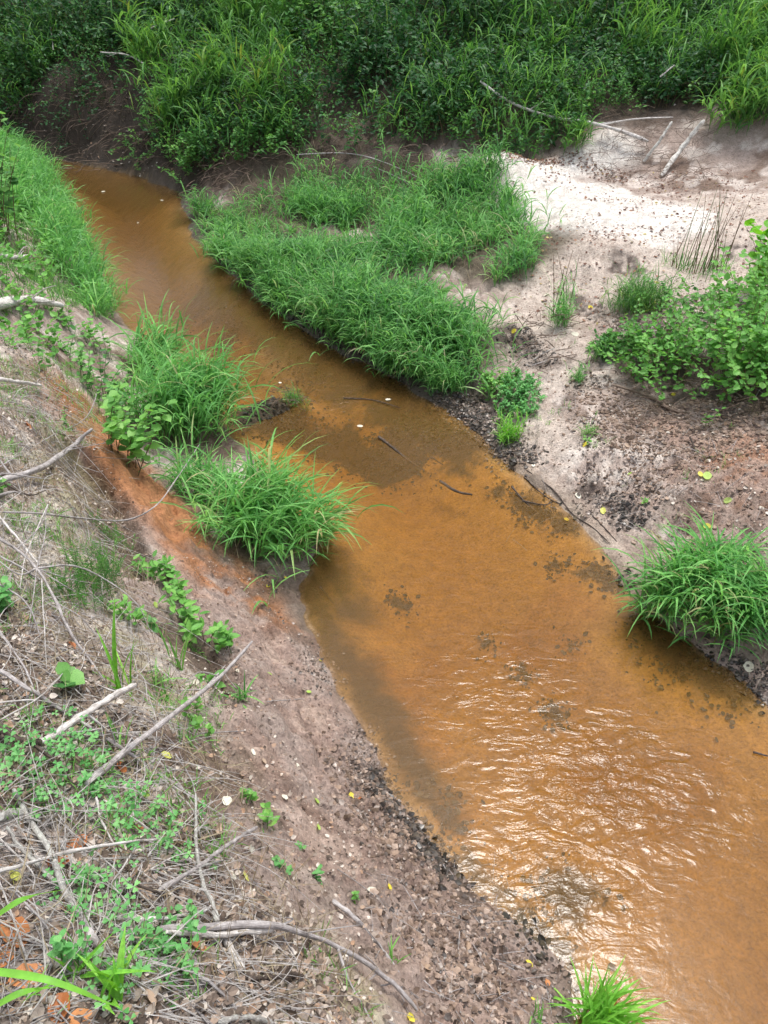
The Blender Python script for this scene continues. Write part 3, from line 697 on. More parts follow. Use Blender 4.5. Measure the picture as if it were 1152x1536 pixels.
g = G(); xy = scatter_poly(ISL, 1500); xy = xy[sdist(xy[:, 0], xy[:, 1]) > .03]
tuft_blades(g, on_ground(xy, 0), .22, .004, lean=.9, droop=.9, seg=3)
stuff('dead_grass', g, 'straw', 'dry straw among the roots of the island grass', 'grass')

# ------------------------------------------------------------------ tufts of grass that stand by themselves
def tuft(px, py, r, ry, nculm, h, label, m='grass_blade', bl=.26, bw=.010, bend=None, dry=40, nb=5, bladem=None, name='grass_tuft', bright=0., xy=None, seg=5, lean=.5, group=None, stemw=.0045):
    c = ground(px, py); c[2] = gz(c[0], c[1])
    t = thing(name, c, label, 'grass', group)
    ns = 5 if nculm > 60 else 2; sc_ = disc(c, r*.85, ns, (ry or r)*.85); kk2 = rng.integers(0, ns, nculm)
    g = G(); p = np.where((U(0, 1, nculm) < .7)[:, None], sc_[kk2]+rng.normal(0, r*.27, (nculm, 2)), disc(c, r, nculm, ry)); hv = h*rng.uniform(.6, 1.25, ns)[kk2]
    grass_culms(g, on_ground(p, -.01), hv, lean=lean, droop=.8, nb=nb, bl=bl, bw=bw, blade_droop=1.6, seg=seg, bend_az=bend, bright=bright, fold=bw > .009, low=.12, stemw=stemw)
    g.build('blades', m, t, c, kind='stuff')
    if nculm > 60:
        g = G(); p = disc(c, r*1.15, nculm//5, (ry or r)*1.15)
        tuft_blades(g, on_ground(p, -.01), h*1.15, bw*.8, lean=.5, droop=1.2, bend_az=bend, seg=6, fold=True, bright=.1); g.build('pale_blades', 'bank_blade', t, c, kind='stuff')
        g = G(); p = disc(c, r*1.2, nculm//2, (ry or r)*1.2)
        tuft_blades(g, on_ground(p, 0), h*.45, bw*.5, lean=1.1, droop=.6, seg=3); g.build('dead_stems', 'straw', t, c, kind='stuff')
    if dry and nculm <= 60:
        g = G(); p = disc(c, r, dry, ry); tuft_blades(g, on_ground(p), bl*.8, bw*.6, lean=.9, droop=.9, seg=3); g.build('dry_blades', 'straw', t, c, kind='stuff')
    return t
tuft(272, 640, .30, .38, 270, .48, 'large arching tuft of long green grass at the near edge, upstream of its twin', bend=-.4, bl=.42, bw=.0145, lean=.8)
tuft(222, 560, .20, .35, 90, .42, 'thin upper wing of grass between the leafy sapling and the brown water', bend=.2, bl=.34, bw=.014)
tuft(405, 815, .28, .32, 190, .38, 'large arching tuft of bright green grass overhanging the water, nearest big clump', bend=-.5, bl=.42, bw=.0145, bright=.12, lean=.9)
tuft(315, 755, .24, .22, 80, .26, 'low loose grass between the orange clay slope and the overhanging tuft', bl=.26, bw=.012)
tuft(1040, 885, .28, .21, 150, .27, 'rounded grass tuft on the far shore at the right edge of the water', bend=-1.9, bl=.34, bw=.015, bright=.08, lean=.7)
tuft(1100, 930, .22, .16, 90, .28, 'right-hand wing of the rounded far shore tuft, beside the white leaf', bl=.3, bw=.014, bend=-1.8, lean=.7)
tuft(443, 607, .14, .07, 42, .12, 'small yellowish grass tuft growing on the mud mound in midstream', m='bank_blade', bl=.11, bw=.006, dry=20, bright=.2)
tuft(845, 490, .10, .10, 34, .34, 'slender grass clump on the pale sand beside the black debris', bl=.2, bw=.007, dry=12, lean=.25)
tuft(960, 462, .26, .22, 190, .26, 'dense soft green grass clump beside the leafy bushes on the right bank', m='bank_blade', bl=.2, bw=.006, dry=10)
tuft(765, 655, .10, .10, 36, .20, 'small bright grass clump at the muddy point below the ferny patch', m='bright_blade', bl=.15, bw=.007, dry=8)
tuft(480, 815, .05, .05, 12, .2, 'few drooping blades leaning off the bright clump towards the dark water', bl=.22, bw=.011, dry=0, bend=-.4)
tuft(660, 590, .10, .07, 26, .18, 'scruffy little grass clump on the black mud edge of the island', bl=.14, bw=.007, dry=20)
tuft(880, 655, .05, .04, 10, .10, 'tiny sprig of pale grass beside the footprints in the sand', m='fresh_leaf', bl=.09, bw=.005, dry=4)
tuft(905, 540, .10, .08, 30, .14, 'small green weed clump on the sand left of the leafy bushes', m='mid_leaf', bl=.1, bw=.008, dry=4)
tuft(862, 575, .07, .06, 18, .14, 'little grass clump on dark debris left of the fallen brown stick', bl=.1, bw=.007, dry=10)
# the very near ones: every blade is a piece of its own
def blade_tuft(px, py, n, L, W, label, r=.05, m='bright_blade', bend=None, lean=.5, droop=1.3, lift=0., spec=None):
    c = ground(px, py); c[2] = gz(c[0], c[1])
    t = thing('grass_tuft', c, label, 'grass')
    protos = []
    for k in range(6):
        g = G(); ribbons(g, np.zeros((1, 3)), np.array([0.]), np.array([lean*(.15+.2*k)]), np.array([droop*(.5+.13*k)]), np.array([1.]), np.array([W/L]), np.array([.15+.14*k]), seg=6, twist=.2, fold=True)
        me = g.data('blade'); me.materials.append(M[m]); protos.append(me)
    for i in range(n):
        o = put('blade', protos[i % 6], t); d = disc((0, 0), r, 1)[0]
        o.location = (d[0], d[1], gz(c[0]+d[0], c[1]+d[1])-c[2]-.003)
        a = U(0, 2*np.pi) if (bend is None or U(0, 1) < .4) else bend+rng.normal(0, .7)
        s = L*U(.5, 1.15); o.rotation_euler = (U(-.1, .1), U(-.15, .15), a); o.scale = (s, s*U(.8, 1.2), s)
    return t
blade_tuft(893, 1536, 120, .27, .011, 'bright lime green grass tuft at the water edge, closest to the viewer', r=.07, bend=.6, lean=.55, droop=1.5)
blade_tuft(805, 1532, 14, .10, .006, 'small thin blades on the leaf litter left of the lime green tuft', r=.03, m='fresh_leaf')
blade_tuft(170, 1500, 12, .13, .012, 'upright young grass shoot with broad blades among clover and litter', r=.02, m='bright_blade', lean=.4, droop=.8)
blade_tuft(190, 1040, 9, .30, .012, 'long arching pale green grass blades beside the grey fork of dead wood', r=.03, m='bright_blade', lean=.5, droop=1.1)
blade_tuft(360, 1050, 20, .13, .008, 'dark narrow leaved tuft under the tip of the long weathered stick', r=.03, m='grass_blade', lean=.7, droop=1.2)
blade_tuft(240, 1045, 10, .14, .006, 'thin sprig of grass on the orange clay above the weathered stick', r=.03, m='fresh_leaf', lean=.7)
blade_tuft(200, 1130, 16, .10, .006, 'short spiky grass just under the long weathered stick', r=.05, m='fresh_leaf', lean=.7)
blade_tuft(285, 1110, 22, .09, .005, 'fine green grass sprouting on the slope near the yellow leaf', r=.05, m='fresh_leaf', lean=.8)
blade_tuft(265, 1000, 8, .20, .009, 'pair of tall straight grass blades leaning over the dark hollow', r=.02, m='fresh_leaf', lean=.3, droop=.6)
blade_tuft(590, 1440, 10, .07, .005, 'tiny pale grass sprig beside the half buried grey stick', r=.02, m='fresh_leaf', lean=.8)
blade_tuft(110, 1470, 4, .16, .010, 'few straight blades lying over brown leaves near the left corner', r=.02, m='bright_blade', lean=1.3, droop=.4)
for k, (a, b_) in enumerate([((-20, 1385), (95, 1335)), ((-30, 1455), (175, 1510)), ((-30, 1525), (90, 1480))]):
    P3 = over_ground([(*a, .10), ((a[0]+b_[0])/2, (a[1]+b_[1])/2-12, .17), (*b_, .09)])
    c = spline(P3, 12); g = G(); T = np.gradient(c, axis=0); S = np.cross(T, [0, 0, 1]); S /= np.linalg.norm(S, axis=1)[:, None]
    w = np.interp(np.linspace(0, 1, len(c)), [0, .3, .8, 1], [.006, .0065, .004, .0004])[:, None]
    V = np.stack([c-S*w+[0, 0, .002], c, c+S*w+[0, 0, .002]], 1).reshape(-1, 3)
    f = [[i*3+q, i*3+q+1, (i+1)*3+q+1, (i+1)*3+q] for i in range(len(c)-1) for q in (0, 1)]
    g.add(V, f, .6); tag(g.build('long_grass', 'bright_blade', origin=tuple(c[0]), smooth=True), ['uppermost long grass blade reaching in at the left edge over the twigs', 'longest grass blade, reaching in over rust brown leaves', 'lowest grass blade, crossing the bottom left corner'][k], 'grass blade')

# ------------------------------------------------------------------ grass and weeds of the left bank, upstream
g = G()
xy = scatter_poly([(-60,215),(0,215),(45,245),(95,300),(120,360),(150,415),(172,480),(140,480),(110,430),(80,400),(50,330),(-60,300)], 3400)
xy = xy[sdist(xy[:, 0], xy[:, 1]) > .02]
grass_culms(g, on_ground(xy, -.01), np.full(len(xy), .30), lean=.6, droop=.9, nb=4, bl=.30, bw=.012, seg=4, bend_az=-.4, low=.1)
stuff('bank_grass', g, 'grass_blade', 'long green grass hanging over the near edge of the creek, far upstream', 'grass')
g = G()
xy = scatter_poly([(-60,260),(60,330),(110,420),(130,470),(60,480),(-60,470)], 4200)
tuft_blades(g, on_ground(xy), .17, .006, lean=.7, droop=1.0, seg=3)
stuff('bank_turf', g, 'bank_blade', 'short weedy turf on the left bank above the white branch', 'grass')
gs, gl = G(), G()
xy = scatter_poly([(-60,200),(50,250),(100,330),(90,420),(60,500),(110,560),(60,560),(-60,400)], 420)
sprigs(gs, gl, on_ground(xy), .26, lean=.5, nl=12, ls=.055, aspect=1.0)
stuff('bank_weeds', gl, 'fresh_leaf', 'leafy weeds mixed into the left bank grass', 'weeds'); 
stuff('weed_stems', gs, 'green_stem', 'thin stems of the left bank weeds', 'weeds')
# sparse sprouts over the near slope and the sand
g = G()
xy = np.concatenate([scatter_poly([(-40,480),(120,500),(160,600),(120,700),(250,900),(340,1000),(320,1150),(420,1300),(560,1536),(0,1536)], 2200), scatter_poly([(700,560),(800,650),(900,760),(1152,900),(1152,640),(900,480)], 160)])
xy = xy[fbm(xy[:, 0], xy[:, 1], .3, 3, 700) > -.02]
k = rng.integers(3, 8, len(xy)); xy = np.repeat(xy, k, 0)+rng.normal(0, .012, (k.sum(), 2))
tuft_blades(g, on_ground(xy), .065, .0034, lean=.8, droop=.8, seg=3, bright=.1)
stuff('sprouting_grass', g, 'fresh_leaf', 'fine young grass sprouting thinly across the bare slopes', 'grass')

# ------------------------------------------------------------------ leafy plants
def leaf_mesh(m, rnd, curl=.0, tpl=LEAF8, aspect=1.):
    T = tpl[0].copy(); T[:, 2] += curl*(T[:, 1]**2); T[:, 0] *= aspect
    g = G(); g.add(T, tpl[1], rnd); me = g.data('leaf', smooth=True); me.materials.append(M[m]); return me
def plant(px, py, label, name='leafy_plant', nst=6, h=.3, r=.06, nl=8, ls=.05, m='fresh_leaf', aspect=1., lean=.5, droop=.5, stem='green_stem', cat='plant', start=.3, bend=None, group=None):
    """a near plant: stems, and every leaf an object of its own"""
    c = ground(px, py); c[2] = gz(c[0], c[1])
    t = thing(name, c, label, cat, group)
    protos = [leaf_mesh(m, .1+.2*k, U(-.35, .1), aspect=aspect) for k in range(5)]
    for s in range(nst):
        d = disc((0, 0), r, 1)[0]; b0 = np.array([[d[0], d[1], gz(c[0]+d[0], c[1]+d[1])-c[2]]])
        az = np.array([U(0, 6.28) if bend is None else bend+rng.normal(0, .9)])
        P_, TH, a = centre(b0, az, np.array([abs(rng.normal(0, lean*.6))]), droop*U(.4, 1.3), np.array([h*U(.6, 1.1)]), 1.2, 6, .12)
        g = G(); tube(g, P_[0], np.linspace(.0028, .001, 7)*(h/.3)**.5, 5, seed=s); g.build('stem', stem, t, smooth=True)
        fr = np.linspace(start, 1, nl)
        for k in range(nl):
            f = min(fr[k]*6, 5.999); i0 = int(f); p = P_[0, i0]*(1-f+i0)+P_[0, i0+1]*(f-i0)
            o = put('leaf', protos[rng.integers(5)], t, Vector(p))
            top = k == nl-1
            an = az[0]+(k % 2*2-1)*U(.6, 1.5)+k*.5
            sc = ls*U(.65, 1.15)*(1-.35*abs(fr[k]-.6))
            o.rotation_euler = Euler((U(-.1, .55)+(.5 if top else 0), U(-.4, .4), an-math.pi/2)); o.scale = (sc, sc, sc)
    return t
plant(192, 690, 'leafy sapling with rounded pale green leaves between orange clay and big tuft', 'sapling', nst=12, h=.50, r=.13, nl=13, ls=.075, lean=.4, droop=.7, stem='brown_stem', aspect=1.15, bend=.2)
plant(150, 600, 'upper bushy weed on the left bank beside the arching grass', nst=16, h=.40, r=.18, nl=9, ls=.055, m='mid_leaf', bend=0)
plant(95, 480, 'low green weed on the dark earth just below the thick whitish branch', nst=8, h=.18, r=.12, nl=8, ls=.05, m='fresh_leaf')
plant(140, 520, 'bright weed between the whitish branch and the arching grass', nst=9, h=.24, r=.13, nl=9, ls=.05, m='fresh_leaf')
plant(175, 640, 'tall green weed right behind the orange clay rim', nst=9, h=.30, r=.10, nl=9, ls=.05, m='mid_leaf')
plant(235, 700, 'low sprig on the mud between sapling and big bright tuft', nst=5, h=.14, r=.06, nl=7, ls=.04, m='mid_leaf')
plant(15, 520, 'small weed on the pale earth at the left edge', nst=5, h=.12, r=.08, nl=7, ls=.035, m='fresh_leaf')
plant(195, 930, 'low weed under the feathery seedlings', nst=5, h=.10, r=.05, nl=7, ls=.04, m='fresh_leaf', aspect=.7)
plant(270, 905, 'middle lance leaved weed between its two larger neighbours', nst=6, h=.15, r=.05, nl=8, ls=.05, aspect=.65)
plant(120, 545, 'pale weed at the foot of the bank below the white branch', nst=9, h=.24, r=.12, nl=8, ls=.05, m='fresh_leaf')
plant(250, 872, 'upper lance leaved weed on the orange clay slope', nst=6, h=.16, r=.05, nl=8, ls=.055, aspect=.62)
plant(215, 862, 'small lance leaved weed beside the feathery seedlings', nst=4, h=.12, r=.04, nl=7, ls=.05, aspect=.6)
plant(300, 955, 'largest lance leaved weed, over the dark hollow in the slope', nst=8, h=.19, r=.07, nl=9, ls=.06, aspect=.62, stem='brown_stem')
plant(340, 975, 'right-hand lance leaved weed at the edge of the bare clay', nst=5, h=.17, r=.04, nl=8, ls=.055, aspect=.8)
plant(405, 1245, 'seedling with pointed bright leaves alone on the bare red slope', nst=3, h=.09, r=.015, nl=6, ls=.045, aspect=.8, m='fresh_leaf')
plant(375, 1205, 'yellowish compound seedling just above the pointed leaf seedling', nst=2, h=.09, r=.01, nl=9, ls=.026, aspect=1, m='fresh_leaf')
plant(478, 1325, 'small pale seedling low on the bare red slope', nst=3, h=.07, r=.02, nl=7, ls=.022, m='clover_leaf')
plant(430, 1305, 'faint bluish green seedling left of the pale slope seedling', nst=3, h=.06, r=.02, nl=6, ls=.022, m='clover_leaf')
plant(455, 1275, 'tiny seedling upslope of the two pale seedlings', nst=2, h=.05, r=.01, nl=5, ls=.02, m='clover_leaf')
plant(530, 1352, 'little green sprig beside the upper end of the half buried stick', nst=2, h=.05, r=.01, nl=6, ls=.02, m='fresh_leaf')
plant(320, 1030, 'bright single weed leaf cluster behind the tip of the weathered stick', nst=2, h=.07, r=.01, nl=4, ls=.05, m='fresh_leaf')
plant(300, 1090, 'soft weed on the slope between weathered stick and clay', nst=5, h=.09, r=.05, nl=7, ls=.03, m='fresh_leaf')
plant(95, 1030, 'round leaved plant beside the pale broken branch', nst=2, h=.07, r=.02, nl=4, ls=.06, m='mid_leaf', aspect=1.4)
plant(225, 945, 'grey green round leaved weed on the mossy clay ledge', nst=4, h=.10, r=.03, nl=6, ls=.035, m='mid_leaf', aspect=1.4)
plant(10, 920, 'bright weed at the left edge beside the twig fan', nst=7, h=.14, r=.05, nl=8, ls=.035, m='clover_leaf', aspect=1.2)
plant(5, 745, 'small weed at the left edge under the curved grey branch', nst=4, h=.12, r=.05, nl=6, ls=.04, m='mid_leaf')
plant(100, 640, 'feathery weed standing above the orange clay rim', nst=4, h=.12, r=.04, nl=10, ls=.022, m='mid_leaf', aspect=.6)
plant(265, 1395, 'grey green herb among the crossed twigs', nst=3, h=.08, r=.03, nl=7, ls=.022, m='clover_leaf')
plant(115, 1450, 'upright herb rising between rust brown leaves', nst=4, h=.12, r=.02, nl=9, ls=.022, m='clover_leaf')
plant(880, 665, 'tiny leafy sprig next to the footprints in pale sand', nst=3, h=.07, r=.02, nl=5, ls=.03, m='fresh_leaf')
plant(1062, 640, 'single low sprig at the foot of the right-hand bushes', nst=2, h=.16, r=.02, nl=5, ls=.05, m='fresh_leaf')
plant(968, 755, 'tiny pale seedling on the cloddy ground behind the far tuft', nst=2, h=.07, r=.02, nl=5, ls=.03, m='fresh_leaf')
plant(-12, 345, 'overhanging leafy branch with round leaves at the far left edge', 'shrub', nst=22, h=1.0, r=.22, nl=11, ls=.095, m='mid_leaf', aspect=1.15, bend=.3, stem='brown_stem', lean=.45, droop=.55, cat='shrub')
plant(70, 318, 'low sprig with oval leaves reaching out over the upstream water', nst=7, h=.42, r=.10, nl=8, ls=.08, m='mid_leaf', bend=.3, lean=1.1, stem='brown_stem')
# bushes on the right bank and beyond: leaves too many to part, baked as one foliage mesh per bush
def bush(px, py, label, n=40, h=.5, r=.3, ry=None, nl=16, ls=.05, m='mid_leaf', aspect=1., name='shrub', cat='shrub', lean=.7, stemw=.006, tpl=LEAF8, bright=0., c=None, group=None, droop=.8, start=.2, bend=None):
    if c is None: c = ground(px, py)
    c = np.array([c[0], c[1], gz(c[0], c[1])])
    t = thing(name, c, label, cat, group)
    gs, gl = G(), G()
    sprigs(gs, gl, on_ground(disc(c, r, n, ry)), h, lean=lean, nl=nl, ls=ls, aspect=aspect, stemw=stemw, tpl=tpl, bright=bright, droop=droop, start=start, bend_az=bend)
    gs.build('stems', 'brown_stem', t, c, kind='stuff'); gl.build('leaves', m, t, c, kind='stuff')
    return t
bush(985, 545, 'low leafy bush with small leaves nearest the fallen brown stick', n=64, h=.46, r=.34, ls=.044, m='fresh_leaf', bright=-.15)
bush(1060, 560, 'broad leafy bush in the middle of the right-hand thicket', n=85, h=.60, r=.46, ls=.050, m='fresh_leaf', bright=-.1)
bush(1130, 575, 'bright leafy bush at the right edge of the picture, lower one', n=66, h=.60, r=.3, ls=.062, m='fresh_leaf')
bush(1140, 490, 'pale leafy bush at the right edge behind the broad bush', n=70, h=.68, r=.40, ls=.058, m='fresh_leaf')
bush(1060, 478, 'thin leafy bush behind the broad bush, over dark ground', n=44, h=.34, r=.46, ls=.045, m='mid_leaf')
bush(1140, 440, 'tall yellow green sapling sprouting above the right-hand bushes', n=14, h=.62, r=.12, ls=.11, m='bright_blade', lean=.35, nl=10, aspect=1.1)
bush(930, 525, 'small leafy weed patch between the soft grass and the bushes', n=34, h=.18, r=.2, ls=.04, m='mid_leaf')
bush(775, 605, 'bright ferny seedling patch on the muddy point', n=130, h=.13, r=.20, ry=.28, nl=14, ls=.026, m='clover_leaf', name='seedling_patch', cat='seedlings', lean=.5)
bush(745, 585, 'darker ferny weeds between island grass and the bright patch', n=50, h=.16, r=.14, nl=12, ls=.03, m='fresh_leaf', name='seedling_patch', cat='seedlings')
bush(905, 520, 'low round weed beside the white scrap on the sand', n=30, h=.12, r=.12, ls=.03, m='mid_leaf')
# tall thin rushes
def rush(px, py, n, h, label, r=.12):
    c = ground(px, py); c[2] = gz(c[0], c[1]); t = thing('rush_plant', c, label, 'plant')
    for k in range(n):
        d = disc((0, 0), r, 1)[0]; P_, _, _ = centre(np.array([[d[0], d[1], 0.]]), np.array([U(0, 6.28)]), np.array([U(.02, .22)]), U(0, .3), np.array([h*U(.5, 1.1)]), 1.3, 6)
        g = G(); tube(g, P_[0], np.linspace(.005, .0015, 7), 5, seed=k); g.build('stalk', 'brown_stem' if k % 3 else 'green_stem', t, smooth=True)
    g = G(); p = disc((c[0], c[1]), r*1.3, 50); tuft_blades(g, on_ground(p), .2, .006, lean=.5, droop=.8, seg=3); g.build('blades', 'island_blade', t, c, kind='stuff')
rush(1045, 410, 12, .75, 'tall bare stalked rush standing on the sand at the right', .2)
rush(1075, 405, 7, .70, 'second, thinner stalked rush close to the bright bushes', .1)
rush(838, 480, 8, .62, 'slender seeding stalks rising from the sand by the island grass', .09)
rush(1012, 400, 6, .45, 'low leaning rush left of the tall bare stalks', .12)
# feathery seedlings on the near slope
for (px, py, n, h, lab) in [(150,880,34,.20,'tall feathery green seedlings on the clay ledge'), (120,905,22,.14,'lower feathery seedlings left of the tall ones'), (175,820,14,.16,'thin feathery seedlings under the looping vine')]:
    c = ground(px, py); c[2] = gz(c[0], c[1]); t = thing('feathery_plant', c, lab, 'plant'); gs, gl = G(), G()
    p = disc(c, .09, n); sprigs(gs, gl, on_ground(p), h, lean=.3, droop=.3, nl=46, ls=.028, aspect=.16, tpl=LEAF4, stemw=.0025, leafpitch=.6, start=.1)
    gs.build('stems', 'green_stem', t, c, kind='stuff'); gl.build('leaves', 'mid_leaf', t, c, kind='stuff')

# ------------------------------------------------------------------ clover: each patch
def heart():
    v = np.array([[0, 0, 0], [-.26, .42, .04], [-.40, .78, .05], [-.22, 1, .03], [0, .84, -.02], [.22, 1, .03], [.40, .78, .05], [.26, .42, .04], [0, .45, -.03]])
    f = np.array([[0, 8, 1], [1, 8, 2], [2, 8, 3], [3, 8, 4], [4, 8, 5], [5, 8, 6], [6, 8, 7], [7, 8, 0]]); return v, f
HEART = heart()
def clover(px, py, r, n, h, label, ry=None, s=.0135):
    n = int(n*.62); r *= 1.15; h *= 1.3; c = ground(px, py); c[2] = gz(c[0], c[1]); t = thing('clover_patch', c, label, 'clover')
    gs, gl = G(), G(); p = on_ground(disc(c, r, n, ry, .7))
    P_ = ribbons(gs, p, U(0, 6.28, n), U(0, .5, n), U(.1, .8, n), h*U(.4, 1.2, n), np.full(n, .0016), U(0, 1, n), seg=3, prof=[1, 1, 1, 1])
    tip = P_[:, -1]; a0 = U(0, 6.28, n); rr = U(0, 1, n); sz = s*U(.7, 1.2, n); tilt = rng.normal(0, .25, n)
    for q in range(3): bake_leaves(gl, tip, a0+q*2.094, U(-.25, .2, n)+tilt*np.cos(q*2.1), U(-.2, .2, n), sz, rr, HEART)
    gs.build('stems', 'green_stem', t, c, kind='stuff'); gl.build('leaves', 'clover_leaf', t, c, kind='stuff')
clover(110, 1115, .10, 80, .07, 'clover patch below the pale broken branch')
clover(25, 1155, .07, 40, .06, 'small clover patch at the left edge beside the lichen covered twig', s=.016)
clover(120, 1175, .09, 60, .06, 'clover at the lower end of the long weathered stick')
clover(65, 1215, .05, 26, .05, 'little clover tuft beside the lichen covered twig')
clover(245, 1270, .10, 80, .06, 'central clover patch behind the pale crossing twig')
clover(210, 1235, .07, 36, .05, 'upper clover cluster right of the lichen covered twig')
clover(150, 1320, .07, 40, .05, 'clover between the lichen covered twig and the pale twig')
clover(140, 1350, .06, 34, .05, 'low clover beside the thick end of the lichen covered twig')
clover(205, 1420, .09, 66, .06, 'dense clover patch under the double grey log')
clover(255, 1430, .06, 34, .05, 'clover right of the dense patch, under the log end', s=.016)
clover(210, 1475, .06, 34, .05, 'clover near the bottom above the young grass shoot')
clover(270, 1475, .04, 14, .05, 'few clover leaves right of the young grass shoot')
clover(160, 1215, .08, 40, .05, 'thin clover among the dead stalks on the left')

# ------------------------------------------------------------------ far bank: undergrowth, cane grass, shrubs and the wood behind
FAR = [(-80,215),(60,150),(150,170),(230,235),(300,285),(400,255),(440,235),(560,230),(700,235),(790,205),(900,190),(1030,190),(1060,260),(1160,235),(1300,200),(1300,-80),(-80,-80)]
def far_pts(n, dens=None):
    xs = U(-10.5, 9.5, n*3); ysx = U(10.3, 18, n*3)
    foot = np.interp(xs, [-11, -6, -4.6, -3.6, -2.5, -1.4, 0, 1.0, 1.9, 3.0, 4.3, 4.6, 5.6, 9], [15.6, 14.6, 14.0, 12.9, 11.7, 11.7, 11.4, 11.2, 10.8, 11.5, 11.7, 10.7, 10.4, 9.5])
    k = (ysx > foot+.05) & ((ysx < 17) | (U(0, 1, n*3) < .35))
    xy = np.stack([xs, ysx], 1)[k]
    if dens is not None: xy = xy[dens(xy[:, 0], xy[:, 1])]
    return xy[:n]
bare = lambda x, y: ~((np.hypot((x+.2)/.9, (y-11.9)/.6) < 1) & (U(0, 1, len(x)) < .6)) & ~((x < -3.4) & (y < 14.6) & (U(0, 1, len(x)) < .85))
gs, gl = G(), G()
xy = far_pts(5200, lambda x, y: bare(x, y) & (fbm(x, y, 1.6, 3, 800) > -.3))
sprigs(gs, gl, on_ground(xy), .62, lean=.55, nl=15, ls=.085, aspect=.9, tpl=LEAF4, stemw=.006, bright=-.05)
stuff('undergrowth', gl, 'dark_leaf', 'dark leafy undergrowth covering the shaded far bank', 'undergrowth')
stuff('undergrowth_stems', gs, 'brown_stem', 'thin stems of the far bank undergrowth', 'undergrowth')
gs, gl = G(), G()
xy = far_pts(5600, lambda x, y: bare(x, y) & (fbm(x, y, 1.1, 3, 810) > -.2))
sprigs(gs, gl, on_ground(xy), .50, lean=.6, nl=15, ls=.062, aspect=.9, tpl=LEAF4, stemw=.005)
stuff('bank_herbs', gl, 'mid_leaf', 'mid green herbs mixed through the far bank undergrowth', 'undergrowth')
g = G()
cane = lambda x, y: bare(x, y) & ((fbm(x, y, 1.3, 3, 820) > -.02) | (np.hypot((x+2.6)/1.6, (y-13.0)/1.6) < 1) | ((x > 3.6) & (y < 14)))
xy = far_pts(2300, cane)
grass_culms(g, on_ground(xy), np.full(len(xy), .75), lean=.5, droop=1.0, nb=6, bl=.32, bw=.017, blade_droop=1.5, stemw=.005, seg=4, bend_az=-1.6, low=.2)
stuff('cane_grass', g, 'bank_blade', 'tall arching cane grass hanging down the far bank', 'grass')
g = G(); xy = far_pts(4200, bare)
tuft_blades(g, on_ground(xy), .45, .008, lean=.7, droop=1.1, seg=3, bend_az=-1.6)
stuff('rank_grass', g, 'island_blade', 'fine rank grass between the far bank plants', 'grass')
g = G(); xy = far_pts(1000)
tuft_blades(g, on_ground(xy), .55, .006, lean=.8, droop=.7, seg=3)
stuff('dry_stalks', g, 'straw', 'thin dry stalks caught in the far bank undergrowth', 'grass')
def farbush(px, py, d, label, **k):
    c = at_y(px, py, d); bush(0, 0, label, c=c, group=None, **k)
D4 = dict(tpl=LEAF4)
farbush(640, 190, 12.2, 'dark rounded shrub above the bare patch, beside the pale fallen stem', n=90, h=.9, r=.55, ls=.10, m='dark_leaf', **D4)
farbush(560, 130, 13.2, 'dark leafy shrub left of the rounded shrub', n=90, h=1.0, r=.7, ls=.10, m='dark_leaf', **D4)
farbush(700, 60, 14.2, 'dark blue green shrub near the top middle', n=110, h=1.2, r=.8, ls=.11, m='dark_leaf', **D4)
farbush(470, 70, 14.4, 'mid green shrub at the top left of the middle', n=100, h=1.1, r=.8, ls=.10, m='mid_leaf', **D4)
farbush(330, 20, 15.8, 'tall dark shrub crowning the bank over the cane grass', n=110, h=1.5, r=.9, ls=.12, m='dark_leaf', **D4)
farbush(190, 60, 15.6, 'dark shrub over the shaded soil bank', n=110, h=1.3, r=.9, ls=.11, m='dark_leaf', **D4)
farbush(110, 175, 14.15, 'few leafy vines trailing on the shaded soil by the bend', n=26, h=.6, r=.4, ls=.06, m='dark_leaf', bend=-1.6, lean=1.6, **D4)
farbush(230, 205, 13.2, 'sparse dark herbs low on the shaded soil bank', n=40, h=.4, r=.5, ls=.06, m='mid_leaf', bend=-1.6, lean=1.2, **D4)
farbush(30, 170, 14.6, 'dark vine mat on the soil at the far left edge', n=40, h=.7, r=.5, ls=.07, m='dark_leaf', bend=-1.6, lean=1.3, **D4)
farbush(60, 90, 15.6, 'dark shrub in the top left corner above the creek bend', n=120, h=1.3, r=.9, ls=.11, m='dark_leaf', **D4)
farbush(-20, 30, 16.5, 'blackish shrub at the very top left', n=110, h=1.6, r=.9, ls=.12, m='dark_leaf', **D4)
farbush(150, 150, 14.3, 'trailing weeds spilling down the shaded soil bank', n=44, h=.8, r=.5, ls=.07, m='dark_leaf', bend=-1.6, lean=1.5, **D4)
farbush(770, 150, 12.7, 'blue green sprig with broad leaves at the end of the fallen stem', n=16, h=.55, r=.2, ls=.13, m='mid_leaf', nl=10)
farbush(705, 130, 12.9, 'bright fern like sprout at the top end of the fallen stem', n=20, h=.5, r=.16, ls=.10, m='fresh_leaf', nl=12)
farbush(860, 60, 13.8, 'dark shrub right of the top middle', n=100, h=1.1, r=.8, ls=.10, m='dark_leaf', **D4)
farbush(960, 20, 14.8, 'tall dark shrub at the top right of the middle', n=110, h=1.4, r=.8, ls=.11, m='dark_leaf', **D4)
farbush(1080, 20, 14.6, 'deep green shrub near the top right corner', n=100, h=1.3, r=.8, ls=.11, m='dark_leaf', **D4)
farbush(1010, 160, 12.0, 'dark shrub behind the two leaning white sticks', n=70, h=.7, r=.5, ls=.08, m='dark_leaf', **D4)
farbush(830, 200, 11.6, 'scrubby weeds along the fallen stem over the white sand', n=60, h=.45, r=.5, ls=.07, m='mid_leaf', **D4)
